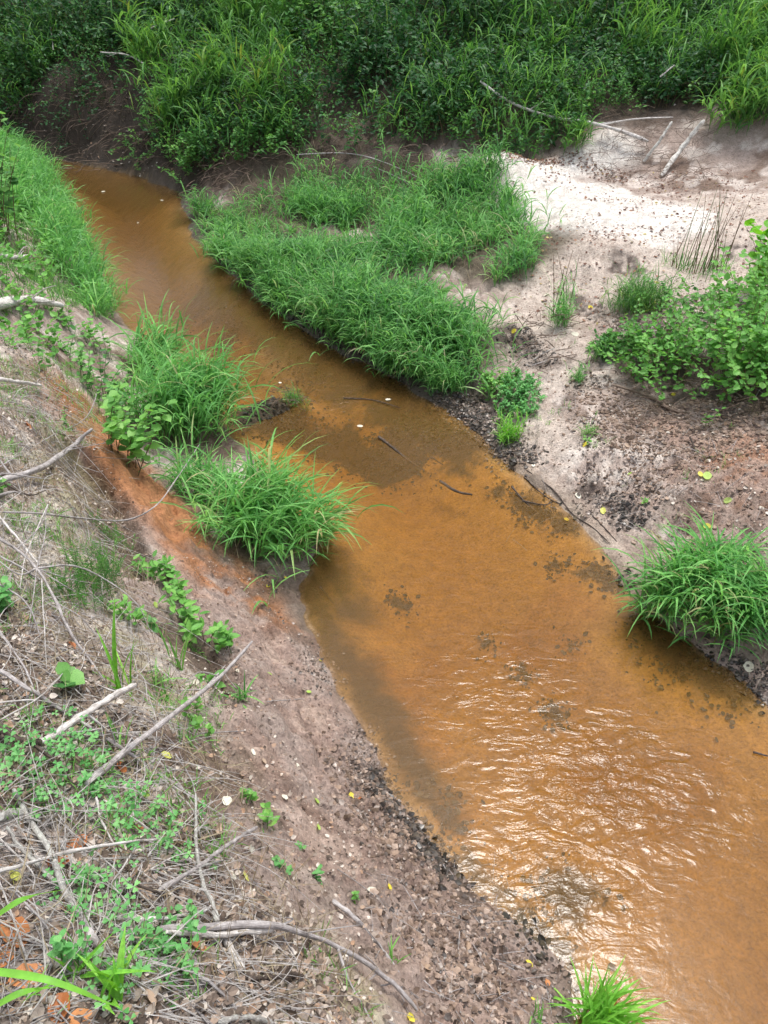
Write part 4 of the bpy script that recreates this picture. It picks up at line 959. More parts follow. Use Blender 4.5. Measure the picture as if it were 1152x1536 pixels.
farbush(390, 210, 12.0, 'green herbs hanging over the undercut bank', n=70, h=.5, r=.45, ls=.07, m='mid_leaf', bend=-1.6, **D4)
farbush(300, 230, 12.2, 'green herbs at the corner where the creek bends', n=70, h=.6, r=.4, ls=.07, m='mid_leaf', bend=-1.6, **D4)
def cane_clump(px, py, d, label, n=36, h=.9, r=.3, m='bank_blade', bl=.4, bw=.028, bend=-1.6, bright=.15):
    c = at_y(px, py, d); c[2] = gz(c[0], c[1]); t = thing('cane_clump', c, label, 'grass'); g = G()
    grass_culms(g, on_ground(disc(c, r, n)), np.full(n, h), lean=.45, droop=1.0, nb=7, bl=bl, bw=bw, blade_droop=1.5, stemw=.007, seg=4, bend_az=bend, bright=bright, low=.2, fold=True)
    g.build('blades', m, t, c, kind='stuff')
cane_clump(270, 190, 12.9, 'bright cane clump low on the bank above the creek bend')
cane_clump(330, 150, 13.2, 'bright cane clump in the middle of the left-hand group')
cane_clump(400, 170, 12.6, 'bright cane clump over the undercut, right of its group')
cane_clump(230, 100, 14.2, 'cane clump highest up at the left', h=1.0)
cane_clump(430, 60, 14.5, 'cane clump near the top between two shrubs', bright=0)
cane_clump(370, 40, 15.0, 'pale cane clump at the top left of centre', h=1.1, bright=.1)
cane_clump(960, 110, 12.9, 'cane clump above the leaning white sticks', n=30, bright=0)
cane_clump(1090, 130, 12.2, 'tall bright cane clump at the upper right', n=50, h=1.1)
cane_clump(1140, 190, 11.0, 'bright cane clump at the right edge over the sand', n=46, h=.8)
cane_clump(1080, 235, 10.9, 'low cane clump hanging onto the sand right of the white sticks', n=40, h=.55, bl=.3)
cane_clump(860, 220, 11.0, 'small pale grass clump under the fallen stem on white sand', n=18, h=.34, bl=.26, bw=.02, r=.15)
cane_clump(800, 130, 13.0, 'single arching clump behind the fallen stem', n=18, bright=0)
cane_clump(1130, 60, 13.2, 'cane clump near the top right corner', n=40, h=1.1)
# the wood behind: trunks and crowns that close the view and shade the bank
gt, gc = G(), G()
for k in range(48):
    x, y = U(-19, 17), U(17., 29); ht = U(9, 15); b0 = np.array([x, y, gz(np.array([x]), np.array([y]))[0]-.1])
    lean = rng.normal(0, .5, 2); pts = [b0, b0+[lean[0]*.4, lean[1]*.3-.1, ht*.4], b0+[lean[0], lean[1]-.5, ht*.85]]
    r0 = U(.09, .2); tube(gt, spline(pts, 12), np.linspace(r0, r0*.35, 13), 8, seed=k)
    top = np.array(pts[2])
    for j in range(13):
        f = U(.14, 1); s0 = b0*(1-f)+top*f; a = U(0, 6.28); L = U(1.2, 3.0)*(1.25-f*.5)
        e = s0+np.array([math.cos(a)*L, math.sin(a)*L, U(.2, 1.3)]); tube(gt, spline([s0, (s0+e)/2+[0, 0, .25], e], 6), np.linspace(.035, .01, 7), 5, seed=j, cap=False)
        n_ = 150; cpos = e+rng.normal(0, 1, (n_, 3))*np.array([.75, .75, .42])*U(.7, 1.2)
        bake_leaves(gc, cpos, U(0, 6.28, n_), rng.normal(-.2, .5, n_), rng.normal(0, .6, n_), U(.12, .26, n_), np.clip(rng.beta(2, 2, n_), 0, 1), LEAF4)
gs, gl = G(), G(); xy = np.stack([U(-22, 22, 2600), U(17, 31, 2600)], 1)
sprigs(gs, gl, on_ground(xy), 1.1, lean=.6, nl=16, ls=.17, tpl=LEAF4, stemw=.01)
stuff('wood_undergrowth', gl, 'dark_leaf', 'dark undergrowth beneath the wood above the far bank', 'undergrowth')
w = gc.build('woodland', 'dark_leaf', kind='stuff'); tag(w, 'dark broadleaf wood closing the view above the far bank', 'woodland')
w2 = gt.build('woodland_trunks', 'bark', kind='stuff', smooth=True); tag(w2, 'dark trunks and limbs of the wood above the far bank', 'woodland')

# ------------------------------------------------------------------ roots and twigs at the undercut bank
g = G()
def tangle(g, px0, px1, py0, py1, n, L, r, down=True):
    for k in range(n):
        a = U(px0, px1); b_ = U(py0, py1); p = ground(a, b_); p[2] += U(.02, .15)
        d = U(-1, 1)*L; e = p+np.array([d, U(-.25, .05), -U(.0, .35) if down else U(-.05, .1)]); e[2] = max(e[2], gz(np.array([e[0]]), np.array([e[1]]))[0]+.01, .01)
        m_ = (p+e)/2+np.array([U(-.1, .1), U(-.15, 0), U(0, .12)])
        tube(g, spline([p, m_, e], 8), np.linspace(r, r*.4, 9)*U(.6, 1.3), 4, seed=k, cap=False)
tangle(g, 290, 420, 235, 300, 90, .4, .006); tangle(g, 430, 700, 228, 265, 100, .5, .006)
tangle(g, 870, 1060, 180, 285, 260, .35, .0028, False); tangle(g, 0, 290, 130, 262, 260, .5, .005); tangle(g, 360, 470, 400, 440, 20, .2, .004); tangle(g, 760, 850, 490, 560, 60, .22, .0035, False); tangle(g, 410, 470, 590, 625, 24, .15, .003, False); tangle(g, 900, 1100, 520, 640, 60, .3, .003, False)
stuff('root_tangle', g, 'brown_wood', 'tangle of thin roots and dead twigs hanging at the undercut bank', 'roots')

# ------------------------------------------------------------------ branches and sticks
def branch(pts, r0, r1, m, label, name='dead_branch', cat='branch', twigs=(), knob=.35, sides=9, n=26, group=None, seed=None):
    s = int(abs(pts[0][0])*3+abs(pts[0][1])) % 97 if seed is None else seed
    P_ = spline(over_ground(pts), n); nn = len(P_)
    if knob > 0: P_[:, :2] += .5*min(r0, .02)*np.stack([fbm(np.arange(nn)*.3, np.full(nn, s), .6, 3, s), fbm(np.arange(nn)*.3, np.full(nn, s+9.), .6, 3, s)], 1)
    k_ = .85 if r0 < .02 else 1.
    rad = np.linspace(r0, r1, nn)*k_; rad[0] *= .7; rad[-1] *= .7
    g = G(); tube(g, P_, rad, sides, knob=knob*1.5, seed=s)
    o = g.build(name, m, origin=tuple(P_[0]), smooth=True); tag(o, label, cat, group)
    ln = float(np.linalg.norm(P_[-1]-P_[0])); tip = 0 if r0 < r1 else -1
    if r0 > .0045 and ln > .25 and name == 'dead_branch':      # short side twigs and broken stubs
        rr_ = np.random.default_rng(s+500)
        for _ in range(int(min(5, 1+ln*3))):
            j = rr_.integers(3, nn-3); a = rr_.uniform(0, 6.28); L = rr_.uniform(.02, .13)*min(2.0, .6+ln); v = np.array([math.cos(a)*L, math.sin(a)*L, rr_.uniform(-.1, .5)*L])
            q0 = P_[j]; q = spline([q0, q0+v*.5+rr_.normal(0, .12*L, 3), q0+v], 8); rt = min(r0, r1)*rr_.uniform(.25, .5)
            g = G(); tube(g, q, np.linspace(rt, rt*.4, len(q)), 5, knob=.25, seed=s); me = g.data('twig', tuple(P_[0]), True); me.materials.append(M[m]); put('twig', me, o)
    for tw in twigs:
        q = spline(over_ground(tw[0]), 14)
        j = np.argmin(((P_-q[0])**2).sum(1)); q = q+(P_[j]-q[0])*np.linspace(1, 0, len(q))[:, None]
        g = G(); tube(g, q, np.linspace(tw[1], tw[1]*.4, len(q)), 6, knob=.25, seed=s+1)
        me = g.data('twig', tuple(P_[0]), True); me.materials.append(M[m]); put('twig', me, o)
    return o
branch([(378,962,.16),(330,1015,.15),(250,1080,.13),(185,1130,.10),(130,1175,.06)], .0065, .0115, 'grey_wood', 'long weathered grey stick slanting up to the clay, splintered near its tip', twigs=[([(318,1022,.15),(338,998,.16)], .006)], sides=10)
branch([(202,1026,.16),(160,1050,.13),(110,1082,.09),(62,1115,.04)], .010, .011, 'pale_wood', 'short pale broken branch with a white end, beside the long weathered stick', twigs=[([(125,1075,.1),(165,1098,.06)], .004)])
branch([(62,1115,.05),(20,1105,.05),(-30,1060,.05)], .011, .012, 'dark_wood', 'dark rotten continuation of wood at the left edge below the pale branch')
branch([(240,1394,.07),(320,1390,.08),(400,1388,.09),(470,1405,.08),(540,1440,.07),(590,1475,.05),(625,1515,.04)], .011, .007, 'grey_wood', 'bent double grey log with silvery grain, lowest large branch', twigs=[([(420,1392,.09),(440,1380,.11),(428,1376,.14)], .003), ([(500,1420,.08),(520,1470,.03),(560,1536,.02)], .005)])
branch([(250,1398,.06),(330,1402,.06),(410,1392,.08)], .006, .009, 'pale_wood', 'silvery split piece lying tight under the bent grey log')
branch([(500,1350,.03),(535,1380,.035),(570,1420,.02),(600,1462,.01)], .009, .005, 'grey_wood', 'half buried grey stick on the bare red slope')
branch([(138,643,.14),(105,672,.14),(60,702,.10),(0,722,.07),(-40,735,.05)], .013, .019, 'grey_wood', 'curved grey branch with a broken tip pointing over the orange clay')
branch([(94,458,.14),(60,452,.13),(30,450,.11),(-10,460,.08),(-60,470,.06)], .024, .042, 'pale_wood', 'thick whitish branch at the left edge of the upper bank', twigs=[([(30,450,.12),(48,443,.16)], .012)])
branch([(62,578,.08),(30,573,.08),(-20,566,.05)], .010, .013, 'pale_wood', 'short whitish stick at the left edge below the thick branch')
branch([(45,385,.1),(20,386,.08),(-20,380,.06)], .02, .02, 'pale_wood', 'small pale log end in the left bank weeds')
branch([(300,665,.25),(262,722,.22),(232,760,.14),(190,780,.10),(130,778,.09),(60,770,.10),(-10,768,.10)], .0035, .006, 'grey_wood', 'long thin vine looping over the orange clay towards the grass', name='vine', cat='vine', sides=6)
branch([(140,685,.08),(180,688,.1),(232,690,.08)], .0035, .002, 'brown_wood', 'thin dark runner across the orange clay rim', name='vine', cat='vine', sides=5)
branch([(150,575,.1),(130,625,.08),(75,655,.06),(0,700,.05)], .0035, .004, 'grey_wood', 'thin bowed twig above the curved grey branch', sides=5)
branch([(-10,800,.12),(25,825,.12),(55,852,.12),(85,905,.10),(110,955,.08),(160,1025,.04)], .007, .004, 'grey_wood', 'twiggy dead branch fanning out at the left, its stem running down to the clay',
       twigs=[([(55,852,.12),(110,848,.14),(160,870,.14),(205,905,.12),(225,946,.07)], .004), ([(55,852,.12),(68,800,.16),(68,762,.2)], .003), ([(50,850,.12),(48,890,.12),(43,940,.08)], .0028), ([(60,850,.12),(110,868,.1),(150,876,.07)], .0028),
              ([(25,825,.12),(60,790,.15),(72,758,.18)], .003), ([(60,855,.12),(100,880,.1),(130,896,.05)], .003), ([(20,822,.12),(-20,800,.14)], .005), ([(85,905,.1),(120,925,.1),(145,955,.05)], .0028), ([(58,850,.12),(30,860,.1),(-10,835,.1)], .0045)])
branch([(-10,765,.10),(20,800,.12),(60,848,.12)], .006, .005, 'pale_wood', 'pale straight twig ending in the fan of dead twigs', sides=6)
branch([(-10,830,.1),(30,850,.1),(60,870,.1)], .0045, .004, 'grey_wood', 'grey twig lying across the left of the fan', sides=6)
branch([(120,772,.08),(145,800,.08),(155,830,.04)], .0025, .0015, 'grey_wood', 'thin hooked twig below the looping vine', sides=5)
branch([(-10,1000,.05),(40,1032,.06),(105,1072,.05),(190,1128,.05),(250,1168,.04),(298,1200,.03)], .0075, .0045, 'grey_wood', 'long straight silvery twig passing under the weathered stick', twigs=[([(180,1120,.05),(165,1090,.09)], .003)])
branch([(75,960,.05),(115,1010,.05),(165,1070,.04)], .004, .003, 'brown_wood', 'dark thin twig above the pale broken branch', sides=5)
branch([(20,1183,.06),(42,1225,.06),(76,1280,.06),(92,1325,.05),(113,1362,.04)], .0055, .0095, 'lichen_wood', 'knobbly lichen covered twig curving down at the left', twigs=[([(42,1225,.06),(60,1232,.05)], .005)])
branch([(118,1370,.035),(135,1400,.03),(155,1432,.02)], .010, .008, 'grey_wood', 'dark lower piece of wood below the lichen covered twig')
branch([(-20,1312,.06),(60,1290,.07),(130,1272,.08),(200,1262,.08),(240,1258,.08)], .0055, .003, 'pale_wood', 'long pale straight twig crossing the lichen covered one')
branch([(10,1240,.05),(28,1268,.05),(60,1300,.05),(100,1345,.04)], .0045, .0065, 'lichen_wood', 'thin forked twig left of the lichen covered one', twigs=[([(28,1268,.05),(-10,1265,.05)], .003), ([(48,1288,.05),(46,1270,.07)], .002)], sides=6)
branch([(386,1240,.06),(350,1262,.06),(300,1298,.05),(238,1336,.04)], .0055, .0075, 'grey_wood', 'grey stick slanting through the crossed twigs')
branch([(294,1190,.07),(294,1250,.07),(300,1310,.07),(318,1355,.06),(326,1382,.08)], .0035, .0075, 'lichen_wood', 'upright lichen covered twig crossing the slanting grey stick', twigs=[([(296,1295,.07),(335,1290,.06)], .004), ([(294,1250,.07),(315,1225,.08)], .003)])
branch([(172,1376,.05),(240,1378,.06),(300,1368,.07),(318,1358,.08)], .0055, .003, 'pale_wood', 'pale thin stick lying just above the bent grey log')
branch([(145,1195,.05),(150,1225,.06),(170,1266,.05)], .004, .0035, 'pale_wood', 'short white twig standing between clover patches', twigs=[([(150,1225,.06),(168,1195,.08)], .0025)], sides=6)
branch([(155,1200,.05),(200,1228,.05),(260,1270,.05),(300,1300,.04)], .003, .0022, 'pale_wood', 'straight pale stalk running through the central clover', sides=5)
branch([(205,1268,.06),(185,1300,.05),(163,1330,.04)], .0028, .0018, 'pale_wood', 'small pale twig dropping from the long crossing twig', sides=5)
branch([(365,1465,.03),(400,1468,.03),(455,1463,.03)], .006, .005, 'dark_wood', 'short black knobbly twig on the moss under the grey log', knob=.8)
branch([(328,1384,.05),(345,1420,.03),(362,1455,.02)], .009, .011, 'pale_wood', 'whitish stub under the crossing of twig and grey log')
branch([(285,1455,.03),(320,1478,.03),(362,1522,.03)], .004, .003, 'grey_wood', 'pale crooked twig on the moss near the bottom', twigs=[([(320,1478,.03),(340,1470,.04)], .002)], sides=6)
branch([(330,1532,.04),(370,1526,.04),(410,1534,.03)], .006, .006, 'lichen_wood', 'mossy twig end at the bottom edge')
branch([(0,1495,.03),(30,1480,.04),(60,1450,.04)], .003, .002, 'grey_wood', 'fine twig beside the rust brown leaf near the left corner', sides=5)
branch([(400,1052,.03),(430,1050,.03),(455,1048,.02)], .0025, .002, 'grey_wood', 'tiny grey twig on bare clay right of the dark tuft', sides=5)
branch([(300,1100,.03),(335,1098,.04),(368,1096,.04)], .003, .002, 'grey_wood', 'small grey twig under the soft weed on the slope', sides=5)
branch([(262,1130,.04),(285,1165,.04),(293,1190,.05)], .003, .0025, 'grey_wood', 'thin grey twig leading to the upright lichen covered one', sides=5)
branch([(0,1225,.03),(25,1220,.03),(50,1215,.03)], .013, .012, 'lichen_wood', 'stubby grey wood piece at the left edge by the clover')
# more of the dead twigs at the left, each a thin branch of its own
for q in [
 ([(-10,715,.05),(40,742,.05),(70,735,.05)], .004, 'dark thin twig at the left edge under the curved branch', 'dark_wood'), ([(-10,745,.08),(20,738,.08),(34,742,.06)], .008, 'stubby grey twig end under the curved branch', 'grey_wood'),
 ([(-10,870,.1),(40,905,.1),(62,960,.06)], .004, 'thin twig bending down at the left of the fan', 'grey_wood'), ([(72,756,.12),(40,830,.12),(30,880,.1)], .003, 'upright thin twig crossing the pale straight twig', 'pale_wood'),
 ([(62,850,.1),(64,900,.08),(70,1000,.04)], .0028, 'long hair thin twig hanging straight down from the fan', 'pale_wood'), ([(-10,935,.08),(30,990,.08),(50,1030,.05)], .0045, 'dull twig below the fan at the left edge', 'grey_wood'),
 ([(-10,1055,.06),(50,1050,.06),(100,1060,.05)], .003, 'pale twig crossing behind the pale broken branch', 'pale_wood'), ([(0,1080,.06),(60,1045,.06),(95,1010,.06)], .0028, 'thin pale twig rising by the round leaved plant', 'pale_wood'),
 ([(100,1100,.06),(160,1090,.06),(205,1062,.07)], .003, 'bleached twig running off the pale broken branch', 'pale_wood'), ([(225,1080,.04),(245,1110,.04),(262,1145,.03)], .002, 'fine twig under the long weathered stick', 'brown_wood'),
 ([(0,1195,.05),(60,1205,.05),(110,1190,.05),(200,1170,.04)], .0022, 'brown arching stem through the left clover', 'brown_wood'), ([(150,1250,.05),(200,1280,.05),(290,1300,.04)], .0022, 'straight fine stem in the central clover', 'brown_wood'),
 ([(110,1215,.05),(118,1250,.05),(150,1275,.04)], .002, 'fine dark stem behind the lichen covered twig', 'brown_wood'), ([(20,1335,.04),(70,1390,.04),(75,1420,.03)], .0025, 'grey stem among rust brown leaves', 'grey_wood'),
 ([(255,1310,.05),(248,1360,.05),(240,1405,.05)], .0022, 'dark upright stem beside the bent grey log', 'brown_wood'), ([(350,1425,.03),(345,1400,.04),(372,1360,.03)], .0025, 'small crooked twig right of the crossing', 'grey_wood'),
 ([(200,1325,.04),(240,1340,.04),(290,1355,.03)], .004, 'dark rotting twig under the slanting stick', 'dark_wood'), ([(330,1285,.04),(345,1310,.04),(352,1340,.03)], .002, 'curled pale rootlet right of the upright twig', 'pale_wood'),
 ([(0,600,.06),(45,612,.06),(60,650,.05)], .0035, 'thin grey twig above the curved grey branch', 'grey_wood'), ([(-10,505,.08),(20,510,.06),(40,545,.04)], .004, 'grey rootlet under the thick whitish branch', 'grey_wood'),
 ([(40,1110,.04),(80,1140,.04),(110,1175,.03)], .006, 'dark fallen twig through the left clover', 'dark_wood'), ([(420,1400,.03),(440,1430,.02),(447,1455,.02)], .003, 'thin twig hanging under the bent grey log', 'grey_wood')]:
    branch(q[0], q[1], q[1]*.6, q[3], q[2], sides=5, n=16)
# sticks on the far side
branch([(720,122,.45),(770,155,.35),(830,176,.3),(880,183,.25),(930,196,.2),(972,212,.12)], .018, .030, 'pale_wood', 'long pale fallen stem leaning over the white sand bank', name='fallen_branch', twigs=[([(900,190,.25),(950,180,.3),(1005,176,.3)], .012), ([(800,167,.3),(815,152,.5)], .01)])
branch([(1057,180,.45),(1040,200,.3),(1020,226,.15),(992,264,.02)], .022, .032, 'birch_bark', 'thicker of two leaning white bark sticks, on the right', name='leaning_stick', cat='stick')
branch([(1008,182,.4),(990,210,.25),(965,243,.03)], .017, .024, 'birch_bark', 'thinner of two leaning white bark sticks, on the left', name='leaning_stick', cat='stick')
branch([(900,186,.2),(960,178,.2),(1010,176,.2)], .014, .01, 'grey_wood', 'grey stem lying level behind the leaning white sticks', name='fallen_branch')
branch([(445,232,.12),(520,230,.15),(575,243,.12),(640,272,.06)], .010, .006, 'grey_wood', 'thin pale root arching along the undercut bank', name='root', cat='root')
branch([(560,250,.1),(600,268,.08),(622,285,.05)], .007, .005, 'grey_wood', 'short pale root dropping into the island grass', name='root', cat='root')
branch([(918,577,.05),(955,588,.05),(985,600,.04),(1005,614,.03),(1028,618,.03)], .009, .017, 'brown_wood', 'crooked brown stick lying below the leafy bushes', twigs=[([(985,600,.04),(1010,597,.05)], .006)])
branch([(800,540,.03),(815,530,.05),(832,522,.06)], .006, .004, 'pale_wood', 'short pale stick on the black debris in the sand')
branch([(798,548,.03),(825,540,.04)], .006, .005, 'grey_wood', 'second short stick beside the pale one on the debris')
branch([(1035,655,.03),(1042,672,.03)], .008, .007, 'dark_wood', 'short dark stub sticking out of rusty clods')
branch([(215,95,.5),(190,82,.5),(150,78,.5)], .012, .010, 'pale_wood', 'pale bare twig in the dark growth over the soil bank')
branch([(220,45,.5),(262,28,.5)], .014, .012, 'pale_wood', 'pale snapped stem high in the dark growth at the left')
branch([(68,0,.4),(74,30,.4),(80,75,.3)], .012, .01, 'grey_wood', 'bare climbing stem in the top left corner', name='vine', cat='vine')
branch([(990,115,.5),(1012,98,.5)], .012, .012, 'grey_wood', 'grey stub of stem in the cane above the white sticks')
branch([(0,120,.3),(25,124,.3)], .04, .04, 'dark_wood', 'dark log end at the top left edge above the bend')
# wood in and at the water
def in_water(pts, r, label, m='dark_wood', name='sunken_stick'):
    P_ = spline([at_z(a, b_, z) for a, b_, z in pts], 18); g = G(); tube(g, P_, np.linspace(r, r*.6, len(P_)), 7, knob=.3, seed=int(pts[0][0]) % 50)
    tag(g.build(name, m, origin=tuple(P_[0]), smooth=True), label, 'stick')
in_water([(568,655,.01),(590,672,.004),(612,690,-.01),(637,706,-.02)], .011, 'dark sunken stick trailing from the debris bed in midstream')
in_water([(660,722,-.01),(685,737,0),(708,742,.004)], .012, 'short dark sunken stick in the open orange water')
in_water([(645,684,-.01),(664,697,-.01)], .007, 'tiny sunken twig between two dark sunken sticks')
in_water([(768,730,.02),(783,748,.008),(802,766,-.01)], .007, 'forked black twig in the shallows off the sandy shore')
in_water([(783,751,.01),(815,757,.01),(828,753,.015)], .006, 'level black twig in the shallows by the sandy shore')
in_water([(515,597,.01),(560,600,.01),(600,612,.02)], .006, 'thin twig on the water surface below the island')
in_water([(1130,1128,.01),(1152,1134,.01)], .006, 'small dark twig afloat near the right edge')
in_water([(480,880,0),(500,905,-.05)], .006, 'small twig in the dark water beneath the overhanging tuft')
for k, pts in enumerate([[(790,705),(830,735),(858,770),(890,792),(915,815)], [(786,715),(815,742),(840,756)], [(640,585),(690,595),(735,605)], [(885,770),(905,790),(925,812)]]):
    branch([(a, b_, .008) for a, b_ in pts], .006, .004, 'dark_wood', ['long black root lying along the sandy shoreline', 'shorter black root on the wet sand beside the long one', 'dark stick across the muddy point below the island', 'dark root end between the sandy shore and the rounded tuft'][k], name='root', cat='root', sides=6)

# ------------------------------------------------------------------ loose leaves one can pick out
def flat_leaf(kind, lobes, m, rnd, aspect=.75, curl=.25, seed=0):
    r = np.random.default_rng(seed); n = 14; a = np.linspace(0, 2*np.pi, n, endpoint=False)
    rad = .5*(1+.05*r.normal(size=n)+lobes*np.cos(a*5)*.2); x = np.sin(a)*rad*aspect; y = .5-np.cos(a)*rad
    V = np.stack([x, y, curl*((x*1.6)**2+.5*(y-.5)**2)+.02*r.normal(size=n)], 1)
    mid = np.stack([np.zeros(3), np.array([.25, .5, .75]), np.array([.0, -.02, 0.])], 1)
    V = np.concatenate([V, mid]); f = []
    idx = lambda yy: n+int(np.clip(round((yy-.25)/.25), 0, 2))
    for k in range(n):
        k2 = (k+1) % n; c0, c1 = idx(V[k, 1]), idx(V[k2, 1]); f.append([k, k2, c1]); 
        if c0 != c1: f.append([k, c1, c0])
    g = G(); g.add(V, f, rnd); tube(g, [[0, 0, 0], [0, -.12, .02], [.02, -.3, .05]], .014, 4, rnd)
    me = g.data('leaf', smooth=False); me.materials.append(M[m]); return me
def normal_at(x, y, e=.02):
    x, y = np.array([x]), np.array([y])
    return Vector((float(gz(x-e, y)[0]-gz(x+e, y)[0]), float(gz(x, y-e)[0]-gz(x, y+e)[0]), 2*e)).normalized()
def drop(px, py, size, m, label, aspect=.75, name='fallen_leaf', curl=.25, water=False, lobes=0., dz=.006):
    c = at_z(px, py, .004) if water else ground(px, py)
    if not water: c[2] = gz(c[0], c[1])
    o = put(name, flat_leaf('leaf', lobes, m, U(0, 1), aspect, curl*U(.4, 1.3), seed=int(px*7+py)), None)
    nrm = Vector((0, 0, 1)) if water else (normal_at(c[0], c[1])+Vector((U(-.2, .2), U(-.2, .2), 0))).normalized()
    q = nrm.to_track_quat('Z', 'Y') @ Euler((0, 0, U(0, 6.28))).to_quaternion()
    if water: q = Euler((0, 0, U(0, 6.28))).to_quaternion()
    o.rotation_mode = 'QUATERNION'; o.rotation_quaternion = q; o.scale = (size,)*3
    o.location = Vector(c)+nrm*dz-(q @ Vector((0, .5*size, 0)))
    return tag(o, label, 'leaf')
Y, LM, PL, RU, TA = 'yellow_leaf', 'lime_leaf', 'pale_leaf', 'rust_leaf', 'tan_leaf'
for q in [
 (20,1318,.040,Y,'yellow leaf at the left edge under the long pale twig'), (249,1136,.034,Y,'bright yellow leaf on the slope right of the weathered stick'), (216,1192,.040,LM,'round lime green leaf beside the upright lichen covered twig'),
 (366,1317,.030,Y,'yellow leaf beside the slanting grey stick'), (614,1529,.036,Y,'yellow leaf at the bottom edge by the grey log end'), (463,1040,.026,LM,'lime leaf on the bare slope beside the dark water'),
 (480,992,.022,Y,'small yellow leaf at the water edge of the slope'), (527,1195,.036,Y,'yellow leaf low on the slope above the black mud'), (540,1201,.022,RU,'small orange brown leaf touching the low yellow leaf'),
 (426,1198,.034,PL,'pale tan leaf above the pointed leaf seedling'), (474,1203,.026,LM,'small green leaf between the pale leaf and the low yellow one'), (476,1243,.026,LM,'narrow green leaf flat on bare clay'),
 (557,1337,.034,PL,'cream oval leaf beside the half buried stick'), (583,1332,.024,Y,'small amber leaf right of the cream leaf'), (793,1447,.034,Y,'upright yellow leaf on the sand above the lime green tuft'),
 (800,1503,.034,Y,'yellow leaf on the litter left of the lime green tuft'), (820,1476,.030,RU,'orange leaf beside the lime green tuft'), (404,1012,.026,LM,'green leaf below the bare clay rim'),
 (402,880,.034,Y,'yellow leaf on the clay below the big near tuft'), (428,868,.026,Y,'small yellow leaf at the root of the big near tuft'), (355,1008,.024,PL,'white leaf just right of the weathered stick tip'),
 (293,1026,.030,PL,'white scrap like leaf beside the splintered stick'), (232,910,.030,LM,'yellow green leaf on the mossy ledge'), (340,1205,.040,PL,'pale leaf high on the slope beside the seedling'),
 (378,1130,.030,PL,'pale crumpled leaf on the red slope'), (395,1145,.024,TA,'tan leaf beside the pale crumpled leaf'), (345,1315,.034,PL,'cream leaf left of the yellow leaf by the grey stick'),
 (25,1405,.060,RU,'large curled rust brown leaf left of the dark wood piece'), (6,1443,.055,RU,'rust brown leaf cut by the left edge'), (43,1472,.062,RU,'wide brown leaf below the curled rust brown leaf'),
 (92,1518,.050,RU,'rust brown leaf at the bottom beside the grass shoot'), (88,1300,.046,RU,'brown leaf under the long pale twig'), (104,1368,.044,RU,'brown leaf at the thick end of the lichen covered twig'),
 (117,1268,.048,RU,'dark brown leaf behind the lichen covered twig'), (317,1348,.040,RU,'orange brown leaf below the crossing of two sticks'), (295,1425,.044,RU,'brown leaf under the bent grey log'),
 (215,1345,.044,TA,'tan cup shaped leaf between clover and twigs'), (203,1240,.036,RU,'orange brown leaf in the upper clover'), (180,1155,.046,RU,'dark rust leaf under the weathered stick'), (192,1013,.036,TA,'tan leaf near the tip of the pale broken branch'),
 (105,971,.036,RU,'rust leaf on the mossy clay'), (40,640,.05,RU,'orange leaf above the curved grey branch'), (122,1535,.045,RU,'brown leaf at the bottom edge left of centre'), (265,1502,.040,TA,'tan leaf on moss near the bottom'),
 (40,1265,.046,TA,'tan leaf half under the thin forked twig'), (222,1505,.034,TA,'buff leaf right of the young grass shoot'),(325,1245,.036,TA,'tan leaf high beside the slanting grey stick'),(480,1500,.034,TA,'buff leaf on the moss under the bent log'),
 (205,1385,.036,PL,'pale leaf on the litter above the dense clover'),(375,1275,.030,PL,'small cream leaf above the slanting stick end'),(445,1150,.026,PL,'small pale leaf midway down the red slope'),(700,1420,.030,TA,'tan leaf on the cloddy lower slope'),
 (640,1455,.030,TA,'brown leaf on the litter below the ledge'),(745,1488,.028,TA,'small tan leaf near the bottom by the sand'),
]: drop(*q[:4], q[4], lobes=.25 if q[3] == RU else 0, curl=.5 if q[3] in (RU, TA) else .2)
for q in [
 (622,522,.045,Y,'yellow leaf on the island grass edge'), (704,563,.045,PL,'pale leaf on the black mud of the island point'), (878,667,.045,Y,'yellow leaf on sand beside the tiny grass sprig'),
 (905,767,.05,Y,'yellow leaf on the sand above the shoreline roots'), (1060,716,.075,LM,'large pale green leaf on the cloddy ground'), (1050,713,.04,Y,'yellow leaf touching the large pale green leaf'),
 (1092,752,.055,LM,'pale green leaf right of the cloddy ground'), (850,777,.04,Y,'yellow leaf at the tip of the black shoreline twig'), (867,745,.05,PL,'whitish leaf on the sand slope at the shore'),
 (945,712,.04,LM,'small lime leaf on pale sand'), (1060,793,.05,Y,'yellow leaf behind the rounded tuft'), (1106,845,.045,Y,'yellow leaf in the right-hand wing tuft'), (1143,765,.05,PL,'pale leaf near the right edge on the clods'),
 (1123,1003,.07,PL,'white curled leaf at the shore by the right edge'), (862,505,.07,PL,'white scrap of leaf on the dark debris'), (885,465,.05,Y,'yellow leaf by the low debris line'), (770,505,.05,Y,'yellow leaf above the twiggy debris'),
 (985,425,.05,Y,'yellow leaf in front of the soft green grass'), (820,445,.06,PL,'cream leaf on the sand above the slender clump'), (1010,595,.05,Y,'yellow leaf beside the crooked brown stick'), (730,375,.05,Y,'yellow leaf at the edge of island grass'),
 (870,578,.04,PL,'pale leaf on the sand by the small weed clump'), (980,455,.05,Y,'yellow leaf at the foot of the soft grass clump'), (940,670,.04,TA,'tan leaf on rusty clods'), (800,700,.035,PL,'pale leaf on the wet mud point'),
]: drop(*q)
